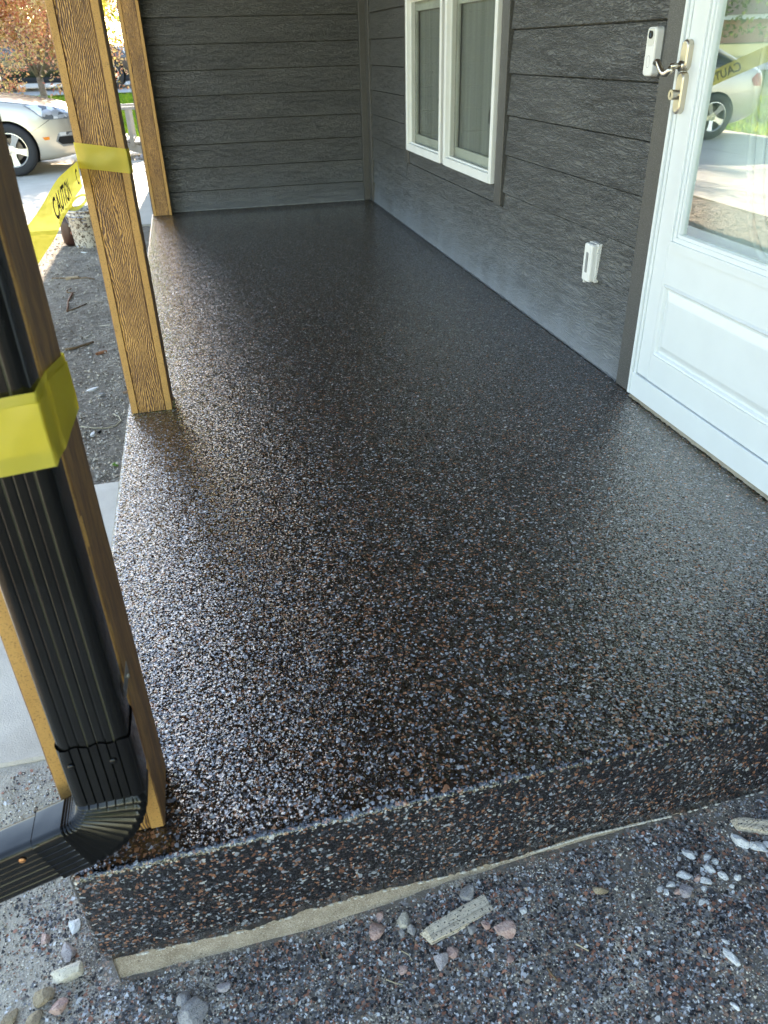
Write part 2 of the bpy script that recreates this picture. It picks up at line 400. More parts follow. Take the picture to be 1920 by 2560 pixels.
# dirt bed beside the porch
def dirtz(x, y):
    z = -.268 + .020*noise.noise((x*2.1, y*2.1, 3)) + .012*noise.noise((x*7, y*5, 1)) + .006*noise.noise((x*19, y*14, 5)) + .003*abs(noise.noise((x*47, y*38, 2)))
    z += .02*sstep((-.42-x)/.5)*sstep((8.2-y)/1.5)
    return z - .02*sstep((y-7.9)/.3) - .02*sstep((-x-1.85)/.12) - .016*sstep((3.0-y)/.2)
dt = link('dirt_ground', smooth(grid(200, 620, lambda u, v: (-2.0+1.66*u, 2.80+5.46*v, dirtz(-2.0+1.66*u, 2.80+5.46*v)))), DIRT)
tag(dt, 'bare dry dirt bed beside the porch', kind='structure')
db = link('dirt_ground', smooth(grid(12, 10, lambda u, v: (-1.98+1.6*u, -2+3.3*v, -.36))), DIRT); tag(db, 'bare dirt left of the porch front', kind='structure')

# gravel and flake littered ground in front
def gz(x): return lerp(x, [-.45, -.05, .03, .144, .325, .445, .615, .83, 1.0, 2], [-.318, -.320, -.317, -.304, -.277, -.264, -.253, -.243, -.233, -.228])
def fgz(x, y):
    z = gz(x) + .0035*noise.noise((x*9, y*9, 0)) + .0028*noise.noise((x*30, y*30, 4)) + .0012*noise.noise((x*90, y*90, 7))
    if x < -.37: z += .052*sstep((y-1.08)/.3)
    if y < .7: z += .01*noise.noise((x*4, y*4, 9))
    return z
fg = link('ground', smooth(grid(420, 300, lambda u, v: (-1.2+3.6*u, -.5+1.93*v, fgz(-1.2+3.6*u, -.5+1.93*v)))), FGR)
tag(fg, 'ground in front of the porch littered with coloured flakes and sand', kind='structure')
outer = link('ground', smooth(grid(30, 20, lambda u, v: (-2.0+8*u, -9+8.55*v, -.31-.0*u))), DIRT); tag(outer, 'dirt ground behind the camera', kind='structure')

# ------------------------------------------------------------------ porch slab
slab = empty('porch_floor', (0, 0, 0)); tag(slab, 'raised porch floor with glossy black, white and rust flake coating', kind='structure')
XL, XW, YB = -.366, 1.60, 7.22
def yf(x): return .8745 + .0132*(x+.36)
rr = .013
def cb(x): return lerp(x, [-.372, -.35, -.26, -.08, .03, .15, .32, .44, .61, .82, 1.05], [-.226, -.247, -.250, -.262, -.246, -.243, -.249, -.246, -.229, -.236, -.230])
def slab_skin():
    nx = 420; prof = []
    ny = 60
    V = []; F = []; NP = 0
    for i in range(nx+1):
        x = XL + rr + (XW-XL-rr)*i/nx; row = []
        y0 = yf(x)
        for j in range(ny+1):
            t = (j/ny)**2.0; row.append((x, YB - (YB-y0-rr)*(1-(1-j/ny)**2.2), 0))
        for k in range(1, 6):
            a = k/5*math.pi/2; row.append((x, y0+rr-rr*math.sin(a), -rr+rr*math.cos(a)))
        zb = cb(x) + .006*noise.noise((x*30, 0, 0))*1.4 + .005*noise.noise((x*120, 3, 0)) + .004*min(0, noise.noise((x*210, 8, 0)))
        for k in range(1, 9): row.append((x, y0+.0016*noise.noise((x*8, k*.6, 2)), -rr + (zb+rr)*k/8))
        row.append((x, y0+.0045, zb-.0008))
        NP = len(row); V += row
    for i in range(nx):
        for j in range(NP-1):
            a = i*NP+j; F.append((a, a+1, a+NP+1, a+NP))
    # subtle waviness of the hand rolled edge
    V = [(x, y, z + (.0013*noise.noise((x*7, y*7, 1)) if y < 1.3 else 0)) for x, y, z in V]
    me = bpy.data.meshes.new('flake_coat'); me.from_pydata(V, [], F); me.update(); return me
link('flake_coat', smooth(slab_skin()), FLOOR, slab)
# left edge of the coat: rounded and turned down
def left_skin():
    V = []; F = []; ny = 90
    for j in range(ny+1):
        y = yf(XL)+rr + (YB-yf(XL)-rr)*j/ny
        row = [(XL+rr, y, 0)]
        for k in range(1, 6):
            a = k/5*math.pi/2; row.append((XL+rr-rr*math.sin(a), y, -rr+rr*math.cos(a)))
        row.append((XL, y, -.22+.006*noise.noise((y*25, 1, 1)))); row.append((XL+.006, y, -.224))
        V += row
    n = 8
    for j in range(ny):
        for k in range(n-1):
            a = j*n+k; F.append((a, a+n, a+n+1, a+1))
    # rounded front-left vertical corner
    base = len(V); cx, cyy = XL+rr, yf(XL)+rr
    for k in range(6):
        a = k/5*math.pi/2
        for z in (-rr, -.12, -.222): V.append((cx-rr*math.cos(a), cyy-rr*math.sin(a), z))
        V.append((cx-rr*math.cos(a)*.5, cyy-rr*math.sin(a)*.5, -rr*.15)); V.append((cx, cyy, 0))
    for k in range(5):
        a = base+k*5; b = a+5
        F += [(a, a+1, b+1, b), (a+1, a+2, b+2, b+1), (a+3, a, b, b+3), (a+4, a+3, b+3, b+4)]
    me = bpy.data.meshes.new('flake_coat_edge'); me.from_pydata(V, [], F); me.update(); return me
link('flake_coat_edge', smooth(left_skin()), FLOOR, slab)
# concrete under the coat, showing as a pale strip along the bottom
me = grid(300, 10, lambda u, v: (-.342+1.94*u, yf(-.342+1.94*u)+.0042-.004*(1-v)**2+.0016*noise.noise((u*60, v*9, 0))-.001*noise.noise((u*300, v*30, 0)), -.40+.20*v))
link('foundation', smooth(me), CONF, slab)
me = grid(1, 4, lambda u, v: (-.342, yf(-.342)-.004+.9*u, -.40+.16*v)); link('foundation_side', me, CONF, slab)
core = box('concrete_core', -.345, 1.59, .90, 7.2, -.39, -.012, CONF, slab)
# ragged pale crumbs along the top of the foundation
bm = bmesh.new(); rnd = random.Random(3)
for i in range(240):
    x = rnd.choice([rnd.uniform(-.34, 1.05), rnd.uniform(.50, .80)])
    zb = cb(x)
    s = rnd.uniform(.0012, .0038)
    m = Matrix.Translation((x, yf(x)-.002, zb-.001)) @ Matrix.Rotation(rnd.uniform(0, 6), 4, 'X') @ Matrix.Diagonal((s*1.6, s*.8, s*.8, 1))
    bmesh.ops.create_icosphere(bm, subdivisions=1, radius=1, matrix=m)
tag(frombm('crumb', bm, m_rock('pale_crumbs', (.5, .46, .38), (.75, .72, .64)), slab), kind='stuff')

# ------------------------------------------------------------------ house
XS = 1.578      # face of siding on side wall
YS = 7.215      # face of end wall siding
EXP, Z1 = .1788, .163
house = empty('house', (0, 0, 0), 'dark grey wood grain sided house wrapping two sides of the porch', 'house')
side = box('side_wall', XS+.022, XS+.12, -2, 14, -.4, 2.85, TRIM, house)
# opening cavity for window & door is shallow: wall core set back behind them
endw = box('end_wall', -.30, XS+.02, YS+.022, YS+.12, -.4, 2.85, TRIM, house)
gar = box('garage_side', -.36, -.30, YS+.0, 13.7, -.4, 2.55, TRIM, house)
box('garage_rear', -.36, 6, 13.6, 13.7, -.4, 3.6, TRIM, house)
def board(parent, axis, a0, a1, zb, zt, face, lap=.015, thick=.011):
    """one lap siding board: bottom edge proud, top edge tucked back; slightly wavy by row"""
    bm = bmesh.new(); n = 8
    L = a1-a0
    prof = [(lap, zb+.0012), (lap+.0008, zb+.004), (.0035, zt-.006), (-.0075, zt-.0016), (-.0075, zt+.02), (-.012, zt+.02), (lap-thick-.008, zb+.0012)]
    rings = []
    for i in range(n+1):
        a = -L/2 + L*i/n
        ring = []
        for d, z in prof:
            dd = d + .0012*noise.noise((a*1.3+a0, zb*7, 0))
            if axis == 'y': ring.append(bm.verts.new((-dd, a, z-zb)))
            else: ring.append(bm.verts.new((a, -dd, z-zb)))
        rings.append(ring)
    for A, B in zip(rings, rings[1:]):
        for k in range(len(prof)):
            k2 = (k+1) % len(prof); bm.faces.new((A[k], A[k2], B[k2], B[k]))
    bm.faces.new(rings[0]); bm.faces.new(rings[-1][::-1])
    bmesh.ops.recalc_face_normals(bm, faces=bm.faces)
    o = frombm('siding_board', bm, SID, parent)
    o.location = (face, (a0+a1)/2, zb) if axis == 'y' else ((a0+a1)/2, face, zb)
    return o
DY0, DY1 = 2.610, 2.484            # door trim
WY0, WY1 = 3.985, 5.935            # outside of window trim
for k in range(15):
    zb = 0.002 if k == 0 else Z1+EXP*(k-1); zt = Z1+EXP*k
    board(endw, 'x', -.235, 1.500, zb, zt, YS)
    if zt < .46 or zb > 1.58:
        board(side, 'y', DY0+.002, 7.08, zb, zt, XS); 
    else:
        board(side, 'y', DY0+.002, WY0-.003, zb, zt, XS); board(side, 'y', WY1+.003, 7.08, zb, zt, XS)
    board(side, 'y', -1.6, 1.40, zb, zt, XS)
# the board under the window trim that the trim cuts into: short filler between 0.342 and 0.455 is covered by row 2
board(side, 'y', WY0-.003, WY1+.003, Z1+EXP, .452, XS)
# trims
def trim(name, x0, x1, y0, y1, z0, z1, parent=house, b=.003): return box(name, x0, x1, y0, y1, z0, z1, TRIM, parent, b)
trim('corner_trim', 1.503, XS-.001, YS-.022, YS+.02, .001, 2.6)
trim('corner_trim', XS-.024, XS+.02, 7.085, YS-.024, .001, 2.6)
trim('door_trim', XS-.026, XS+.02, DY1, DY0, .001, 2.2)
trim('door_trim', XS-.026, XS+.02, 1.41, 1.535, .001, 2.2)
trim('door_trim', XS-.026, XS+.02, 1.41, DY0, 2.203, 2.32)
trim('window_trim', XS-.028, XS+.02, WY0, WY0+.095, .455, 1.60)
trim('window_trim', XS-.028, XS+.02, WY1-.095, WY1, .455, 1.60)
box('window_trim', XS-.017, XS+.02, WY0+.097, WY1-.097, .457, .543, SID, house, .002)
trim('window_trim', XS-.026, XS+.02, WY0+.097, WY1-.097, 1.50, 1.60)
# pale ragged caulk where the end wall meets the floor
bm = bmesh.new(); n = 260; pv = None
for i in range(n+1):
    x = -.2+1.70*i/n; hgt = .004+.007*max(0, noise.noise((x*22, 0, 0))+.3) + .004*max(0, noise.noise((x*90, 5, 0)))
    dd = .006+.012*max(0, noise.noise((x*14, 9, 0)))
    a = bm.verts.new((x, YS-.016-dd, .0025)); b = bm.verts.new((x, YS-.0155, .0025+hgt))
    if pv: bm.faces.new((pv[0], a, b, pv[1]))
    pv = (a, b)
frombm('caulk_line', bm, plain('grey_caulk', (.22, .23, .22), .7), endw)
bm = bmesh.new(); pv = None; n = 400
for i in range(n+1):
    y = 2.62+4.44*i/n; hgt = .003+.006*max(0, noise.noise((y*22, 4, 0))+.2); dd = .004+.009*max(0, noise.noise((y*14, 9, 3)))
    a = bm.verts.new((XS-.016-dd, y, .0025)); b = bm.verts.new((XS-.0155, y, .0025+hgt))
    if pv: bm.faces.new((pv[0], a, b, pv[1]))
    pv = (a, b)
frombm('caulk_line', bm, plain('grey_caulk_dark', (.10, .11, .12), .7), side)
# scuffs of pale dust on lowest boards
# roof over porch and garage
SOF = plain('brown_soffit', (.16, .11, .07), .7); SHG = plain('dark_shingle', (.06, .055, .05), .9)
roof = box('porch_roof', -.74, XS, .62, 7.2, 2.50, 2.60, SOF, house)
box('beam', -.33, -.19, .74, 7.18, 2.30, 2.50, TRIM, roof)
gut = box('gutter', -.86, -.74, .60, 13.7, 2.50, 2.60, PIPE, roof)
box('soffit', -.74, -.36, 7.2, 13.7, 2.50, 2.56, SOF, roof)
bm = bmesh.new()
vsr = [(-.8, -3, 2.61), (-.8, 13.9, 2.61), (5, 13.9, 5.0), (5, -3, 5.0)]
vsr = [(-.8, .58, 2.61), (-.8, 13.75, 2.61), (4, 13.75, 4.4), (4, .58, 4.4)]
vv = [bm.verts.new(v) for v in vsr]+[bm.verts.new((v[0], v[1], v[2]+.06)) for v in vsr]
for f in ((0, 1, 2, 3), (7, 6, 5, 4), (0, 4, 5, 1), (1, 5, 6, 2), (2, 6, 7, 3), (3, 7, 4, 0)): bm.faces.new([vv[i] for i in f])
frombm('roof', bm, SHG, house)
box('gable_end', XS+.12, 4, .6, .7, 2.0, 3.3, TRIM, house)

# ------------------------------------------------------------------ window
win = empty('window', (0, 0, 0), parent=house)
def frame_rect(name, parent, x0, x1, ya, yb, za, zb, t, mat, bev=.002, tb=None):
    """four-sided frame in the YZ plane"""
    tb = tb or t
    bm = bmesh.new()
    boxbm(x0, x1, ya, ya+t, za, zb, bev, 1, bm); boxbm(x0, x1, yb-t, yb, za, zb, bev, 1, bm)
    boxbm(x0+.0004, x1-.0004, ya+t, yb-t, za, za+tb, 0, 1, bm); boxbm(x0+.0004, x1-.0004, ya+t, yb-t, zb-tb, zb, 0, 1, bm)
    return frombm(name, bm, mat, parent)
for ya, yb in ((5.008, 5.835), (4.100, 4.948)):
    frame_rect('frame', win, XS-.044, XS-.010, ya, yb, .546, 1.475, .037, WHITE, .003, .045)
    frame_rect('sash', win, XS-.018, XS-.009, ya+.037, yb-.037, .591, 1.430, .008, WHITE, .001)
    box('pane', XS-.014, XS-.011, ya+.045, yb-.045, .599, 1.422, GLASS, win)
# recess behind the glass: jambs, inner sill and curtain (the wall core is opened with a real pocket)
me = side.data
bmw = bmesh.new(); 
for a in ((XS+.0225, XS+.20, -2, 1.55, -.4, 2.85), (XS+.0225, XS+.20, 2.49, 4.10, -.4, 2.85), (XS+.0225, XS+.20, 5.84, 14, -.4, 2.85),
          (XS+.0225, XS+.20, 4.1, 5.84, -.4, .54), (XS+.0225, XS+.20, 4.1, 5.84, 1.48, 2.85), (XS+.0225, XS+.20, 1.55, 2.49, 2.2, 2.85)):
    boxbm(*a, bm=bmw)
bmw.to_mesh(me); bmw.free()
JAMB = plain('cream_jamb', (.42, .40, .34), .5, var=.04)
for ya, yb in ((5.02, 5.83), (4.11, 4.94)):
    frame_rect('inner_jamb', win, XS-.009, XS+.045, ya, yb, .548, 1.475, .026, JAMB, .0)
    frame_rect('inner_sash', win, XS+.018, XS+.034, ya+.026, yb-.026, .574, 1.45, .032, plain('cream_sash', (.58, .56, .49), .5), .002, .075)
def curt(u, v): 
    y = 4.0+1.95*u; return (XS+.044+.0015*math.sin(y*60+2*math.sin(y*9)), y, .5+1.0*v)
link('curtain', smooth(grid(240, 2, curt)), CURT, win)
box('mullion', XS-.022, XS+.03, 4.950, 5.006, .546, 1.475, TRIM, win, .002)
# dark smudges seen on the screens
for (y, z, sy_, sz) in ((4.37, .85, .028, .040), (5.33, .875, .010, .020), (5.29, .865, .005, .012)):
    bm = bmesh.new(); rn = random.Random(int(y*100)); vs_ = []
    for k in range(18):
        a = 2*math.pi*k/18; q_ = 1+.22*rn.uniform(-1, 1); vs_.append(bm.verts.new((XS+.0405, y+sy_*q_*math.cos(a), z+sz*q_*math.sin(a))))
    bm.faces.new(vs_); frombm('smudge', bm, plain('dark_smudge', (.07, .07, .06), .9), win)

# ------------------------------------------------------------------ storm door
door = empty('storm_door', (0, 0, 0), parent=house)
XD = 1.533
ya, yb = 1.540, 2.482
# outer z-bar frame
bm = bmesh.new()
for y0, y1 in ((yb-.014, yb), (ya, ya+.014)):
    boxbm(XD-.004, XS+.02, y0, y1, .016, 2.10, .0015, 1, bm)
for y0, y1 in ((yb-.031, yb-.0155), (ya+.0155, ya+.031)): boxbm(XD+.003, XS+.02, y0, y1, .016, 2.09, .002, 1, bm)
boxbm(XD-.004, XS+.02, ya+.014, yb-.014, 2.085, 2.10, 0, 1, bm)
frombm('door_frame', bm, DOORW, door)
d0, d1 = ya+.033, yb-.033
# slab: stiles, rails around the glass and the lower panel
bm = bmesh.new()
boxbm(XD+.006, XD+.045, d1-.075, d1, .106, 2.075, .002, 1, bm)
boxbm(XD+.006, XD+.045, d0, d0+.075, .106, 2.075, .002, 1, bm)
boxbm(XD+.0064, XD+.0446, d0+.075, d1-.075, .47, .575, 0, 1, bm)
boxbm(XD+.0064, XD+.0446, d0+.075, d1-.075, .106, .195, 0, 1, bm)
boxbm(XD+.0064, XD+.0446, d0+.075, d1-.075, 1.98, 2.075, 0, 1, bm)
frombm('door_leaf', bm, DOORW, door)
# kick plate with a fine joint above it
box('kick_plate', XD-.001, XD+.04, ya+.0145, yb-.0145, .016, .102, DOORW, door, .002)
# glass stops: stepped mouldings
gy0, gy1, gz0, gz1 = d0+.075, d1-.075, .575, 1.98
for k, (off, xx, t) in enumerate(((0, -.006, .018), (.018, -.010, .012), (.030, -.003, .014), (.044, .002, .010))):
    frame_rect('glass_stop', door, XD+xx, XD+.03, gy0+off, gy1-off, gz0+off, gz1-off, t, DOORW, .002)
gpo = (XD+.0135, (gy0+gy1)/2, 0)
gp = box('glass_pane', XD+.012, XD+.015, gy0+.050, gy1-.050, gz0+.050, gz1-.050, DGLASS, door, org=gpo); gp.location = gpo; gp.rotation_euler = (0, 0, -.013)
# raised panel
def rpanel(py0, py1, pz0, pz1):
    steps = [(0, .0064), (.006, .000), (.011, .003), (.016, .0115), (.022, .012), (.045, .002), (.050, .001)]
    bm = bmesh.new(); rings = []
    for o_, x in steps:
        rings.append([bm.verts.new((XD+x, y, z)) for y, z in ((py0+o_, pz0+o_), (py1-o_, pz0+o_), (py1-o_, pz1-o_), (py0+o_, pz1-o_))])
    for A, B in zip(rings, rings[1:]):
        for k in range(4): bm.faces.new((A[k], A[(k+1) % 4], B[(k+1) % 4], B[k]))
    bm.faces.new(rings[-1])
    bmesh.ops.recalc_face_normals(bm, faces=bm.faces)
    return frombm('door_panel', bm, DOORW, door)
# fill between rails and the panel mould
bm = bmesh.new()
py0, py1, pz0, pz1 = d0+.087, d1-.087, .205, .460
boxbm(XD+.0066, XD+.044, d0+.075, py0, .195, .47, 0, 1, bm); boxbm(XD+.0066, XD+.044, py1, d1-.075, .195, .47, 0, 1, bm)
boxbm(XD+.0068, XD+.044, py0, py1, .195, pz0, 0, 1, bm); boxbm(XD+.0068, XD+.044, py0, py1, pz1, .47, 0, 1, bm)
boxbm(XD+.020, XD+.042, py0, py1, pz0, pz1, 0, 1, bm)
frombm('panel_surround', bm, DOORW, door)
rpanel(py0, py1, pz0, pz1)
SILL = m_concrete('sill_mortar', (.24, .21, .16), (.38, .34, .27))
me = grid(160, 3, lambda u, v: (XD+.006-.009*(v < .5)*(.6+.6*noise.noise((u*40, 0, 0))), ya-.02+(yb-ya+.01)*u, [.003, .004, .009, .0165][int(round(v*3))] + (0 if v > .9 else .003*noise.noise((u*60, v, 2)))))
link('door_sill', me, SILL, door)
# handle set
hy = 2.434
def capsule_plate(name, y0, y1, z0, z1, x0, x1, mat, parent, seg=10, inset=.004):
    r = (y1-y0)/2; cyy = (y0+y1)/2; pts = []
    for k in range(seg+1): a = math.pi*k/seg; pts.append((cyy+r*math.cos(a), z1-r+r*math.sin(a)))
    for k in range(seg+1): a = math.pi+math.pi*k/seg; pts.append((cyy+r*math.cos(a), z0+r+r*math.sin(a)))
    zc = (z0+z1)/2
    def sh(p, d): return (p[0]-(d if p[0] > cyy else -d), p[1]-(d if p[1] > zc else -d))
    bm = bmesh.new(); rings = []
    for x, d in ((x1, 0), (x0+inset, 0), (x0+.001, inset*.6), (x0, inset)):
        rings.append([bm.verts.new((x, *sh(p, d))) for p in pts])
    for A, B in zip(rings, rings[1:]):
        for k in range(len(pts)): bm.faces.new((A[k], A[(k+1) % len(pts)], B[(k+1) % len(pts)], B[k]))
    bm.faces.new(rings[-1]); bmesh.ops.recalc_face_normals(bm, faces=bm.faces)
    return frombm(name, bm, mat, parent)
capsule_plate('handle_plate', hy-.019, hy+.019, 1.094, 1.178, XD-.014, XD+.006, NICK, door)
capsule_plate('handle_plate', hy-.019, hy+.019, .976, 1.092, XD-.014, XD+.006, NICK, door)
bm = tube([(XD-.012, hy, 1.108), (XD-.020, hy, 1.108)], .014, 16); tube([(XD-.02, hy, 1.108), (XD-.052, hy, 1.108)], .008, 14, bm)
frombm('handle_boss', bm, NICK, door, True)
pts = []
for k in range(15):
    t = k/14; pts.append((XD-.050-.008*math.sin(t*3), hy-.006+.098*t, 1.102-.015*math.sin(t*math.pi*1.8)+.004*t))
lev = tube(pts, [.0105-.003*abs(k/14-.1) for k in range(15)], 12); frombm('door_handle', lev, NICK, door, True)
bm = tube([(XD-.010, hy+.005, 1.030), (XD-.034, hy+.005, 1.030)], .0145, 20); frombm('lock_cylinder', bm, NICK, door, False)
bm = boxbm(XD-.0352, XD-.0341, hy+.004, hy+.006, 1.023, 1.037); frombm('keyhole', bm, BLK, door)
# inner entry door seen through the glass: white with an oval leaded light
inn = box('inner_door', XS+.07, XS+.11, ya-.03, yb+.03, -.01, 2.3, plain('inner_door_white', (.70, .74, .70), .5, var=.02), house)
cyo, czo = 2.0, 1.20
for ay, az, r in ((.22, .60, .012), (.165, .53, .005), (.11, .44, .004)):
    pts = [(XS+.066, cyo+ay*math.cos(t), czo+az*math.sin(t)) for t in [2*math.pi*k/48 for k in range(49)]]
    frombm('leaded_oval', tube(pts, r, 6, caps=False), plain('pale_lead', (.75, .78, .74), .4), inn, True)
# jamb seal
box('door_jamb', XS+.02, XS+.12, yb-.0, yb+.03, 0, 2.2, DOORW, house)
box('door_jamb', XS+.02, XS+.12, ya-.03, ya, 0, 2.2, DOORW, house)

# ------------------------------------------------------------------ doorbell
bell = empty('doorbell', (XS-.014, 2.655, 1.075), 'white video doorbell with round camera lens beside the storm door', 'doorbell')
def rbox(name, parent, x0, x1, y0, y1, z0, z1, r, mat, seg=4, edge=.004):
    pts = []
    for cy_, cz_, a0 in ((y1-r, z1-r, 0), (y0+r, z1-r, 90), (y0+r, z0+r, 180), (y1-r, z0+r, 270)):
        for k in range(seg+1): a = R(a0+90*k/seg); pts.append((cy_, cz_, math.cos(a), math.sin(a)))
    bm = bmesh.new(); rings = []
    for x, rr_ in ((x1, r), (x0+edge, r), (x0+edge*.3, r-edge*.35), (x0, r-edge)):
        rings.append([bm.verts.new((x, c+ca*rr_, d+sa*rr_)) for c, d, ca, sa in pts])
    for A, B in zip(rings, rings[1:]):
        for k in range(len(pts)): bm.faces.new((A[k], A[(k+1) % len(pts)], B[(k+1) % len(pts)], B[k]))
    bm.faces.new(rings[-1]); bmesh.ops.recalc_face_normals(bm, faces=bm.faces)
    return frombm(name, bm, mat, parent)
rbox('housing', bell, -.034, 0, -.029, .029, 0, .140, .014, PLAS, edge=.005)
rbox('back_plate', bell, -.008, .004, -.031, .031, -.002, .142, .014, DPLAS, edge=.001)
rbox('camera_panel', bell, -.0346, -.033, -.021, .021, .088, .135, .010, plain('glossy_cream_plastic', (.72, .72, .66), .12, var=.02), edge=.0005)
def disc(name, parent, x, y, z, r, mat, h=.002, seg=24, ry=None):
    bm = bmesh.new(); A = [bm.verts.new((x, y+r*math.cos(t), z+(ry or r)*math.sin(t))) for t in [2*math.pi*k/seg for k in range(seg)]]
    B = [bm.verts.new((x-h, v.co.y, v.co.z)) for v in A]; bm.faces.new(B[::-1])
    for k in range(seg): bm.faces.new((A[k], A[(k+1) % seg], B[(k+1) % seg], B[k]))
    bmesh.ops.recalc_face_normals(bm, faces=bm.faces)
    return frombm(name, bm, mat, parent)
disc('camera_lens', bell, -.034, 0, .118, .0115, BLK, .004); disc('lens_glass', bell, -.0375, 0, .118, .006, plain('lens_blue', (.05, .07, .09), .05), .0012)
disc('status_light', bell, -.0342, .013, .128, .003, DPLAS, .0008)
pts = []
for k in range(33):
    a = 2*math.pi*k/32; pts.append((-.0338, .0095*math.cos(a), .042+(.0075*math.copysign(1, math.sin(a)) if abs(math.sin(a)) > .001 else 0)+.0095*math.sin(a)))
frombm('push_button', tube(pts, .0006, 5, caps=False), DPLAS, bell)
box('seam', -.0343, -.0335, -.0245, .0245, .0863, .0868, DPLAS, bell)
# ------------------------------------------------------------------ wall sensor cover
sen = empty('wall_sensor', (XS-.012, 2.925, .330), 'small white plastic sensor box with grey slot low on the side wall', 'sensor')
rbox('cover', sen, -.036, -.006, -.034, .034, 0, .150, .012, PLAS, edge=.006)
rbox('slot_window', sen, -.0372, -.0355, -.010, .010, .036, .116, .005, DPLAS, edge=.0005)
bm = bmesh.new()
for k in range(16): boxbm(-.012, .004, -.040, .040, .004+k*.0092, .0085+k*.0092, 0, 1, bm)
boxbm(-.010, .006, -.037, .037, .000, .152, 0, 1, bm)
frombm('ribbed_back', bm, PLAS, sen)
box('tab', -.03, -.01, .018, .026, -.010, .002, PLAS, sen)

# ------------------------------------------------------------------ posts
def post(x0, x1, y0, y1, label):
    o = empty('porch_post', ((x0+x1)/2, (y0+y1)/2, .002), label, 'post', 'stained wooden porch posts')
    W, D = (x1-x0)/2, (y1-y0)/2; H = 2.30; t = .0255
    def bd(name, a0, a1, b0, b1, mats, facefn=None, jag=0):
        bm = bmesh.new(); nz = 46
        P_ = [(a0, b0), (a1, b0), (a1, b1), (a0, b1)]; e = .0022
        pr = []
        for (px, py) in P_:
            sx = 1 if px > (a0+a1)/2 else -1; sy_ = 1 if py > (b0+b1)/2 else -1
            pr += ([(px, py-sy_*e), (px-sx*e, py)] if sx*sy_ > 0 else [(px-sx*e, py), (px, py-sy_*e)])
        rings = []
        for i in range(nz+1):
            z = H*i/nz
            rings.append([bm.verts.new((p[0]+.0007*noise.noise((z*16, k*3.1, a0*90)), p[1]+.0007*noise.noise((z*16, k*2.3, b0*90+5)), z)) for k, p in enumerate(pr)])
        for A, B in zip(rings, rings[1:]):
            for k in range(8): 
                f = bm.faces.new((A[k], A[(k+1) % 8], B[(k+1) % 8], B[k]))
        bm.faces.new(rings[0][::-1]); bm.faces.new(rings[-1]); bmesh.ops.recalc_face_normals(bm, faces=bm.faces)
        if facefn:
            for f in bm.faces: f.material_index = facefn(f)
        return frombm(name, bm, mats, o)
    bd('side_board', -W, -W+t, -D, D, [WEDGE, WSIDE], lambda f: 1 if abs(f.normal.x) > .6 else 0)
    bd('side_board', W-t, W, -D, D, [WEDGE, WSIDE], lambda f: 1 if abs(f.normal.x) > .6 else 0)
    bd('front_board', -W+t+.0008, W-t-.0008, -D+.002, -D+.002+t, [WFACE])
    bd('rear_board', -W+t+.0008, W-t-.0008, D-.002-t, D-.002, [WFACE])
    return o
post(-.357, -.2065, .944, 1.084, 'nearest stained post behind the black downspout')
post(-.3455, -.1925, 2.848, 2.995, 'middle stained post with yellow tape band round it, standing mid porch')
post(-.348, -.195, 7.085, 7.20, 'farthest stained post against the end wall')

# ------------------------------------------------------------------ downspout
ds = empty('downspout', (-.252, .878, 0), 'black ribbed rectangular downspout with pleated elbow in front of nearest post', 'downspout')
PW, PD, PR = .104, .074, .014
def section(w_, d_, r_, ribs=0, seg=6):
    """closed outline in (x, y); ribs carves shallow grooves in the front (-y) face"""
    pts = []
    for cx, cyy, a0 in ((w_/2-r_, d_/2-r_, 0), (-w_/2+r_, d_/2-r_, 90), (-w_/2+r_, -d_/2+r_, 180)):
        for k in range(seg+1): a = R(a0+90*k/seg); pts.append((cx+r_*math.cos(a), cyy+r_*math.sin(a)))
    if ribs:
        n = 60; x0, x1 = -w_/2+r_, w_/2-r_
        for k in range(1, n):
            x = x0+(x1-x0)*k/n; ph = (k/n*ribs) % 1
            pts.append((x, -d_/2 + (.0022*math.sin(math.pi*(ph-.40)/.2) if .40 < ph < .60 else 0)))
    cx, cyy = w_/2-r_, -d_/2+r_
    for k in range(seg+1): a = R(270+90*k/seg); pts.append((cx+r_*math.cos(a), cyy+r_*math.sin(a)))
    return pts
def loft(rings, mat_fn=None):
    bm = bmesh.new(); RR = [[bm.verts.new(p) for p in r] for r in rings]
    n = len(RR[0])
    for A, B in zip(RR, RR[1:]):
        for k in range(n):
            f = bm.faces.new((A[k], A[(k+1) % n], B[(k+1) % n], B[k])); f.smooth = True
            if mat_fn: f.material_index = mat_fn(k)
    bmesh.ops.recalc_face_normals(bm, faces=bm.faces)
    return bm
sec = section(PW-.003, PD-.003, PR, 6)
def groovemat(s):
    ym = min(p[1] for p in s)
    def f(k): 
        y = (s[k][1]+s[(k+1) % len(s)][1])/2; x = s[k][0]
        return 1 if (y > ym+.0011 and abs(x) < .035 and y < 0) else 0
    return f
zs = [2.45-(2.45-.30)*i/60 for i in range(61)]
frombm('pipe', loft([[(x, y, z) for x, y in sec] for z in zs], groovemat(sec)), [PIPE, GROOVE], ds)
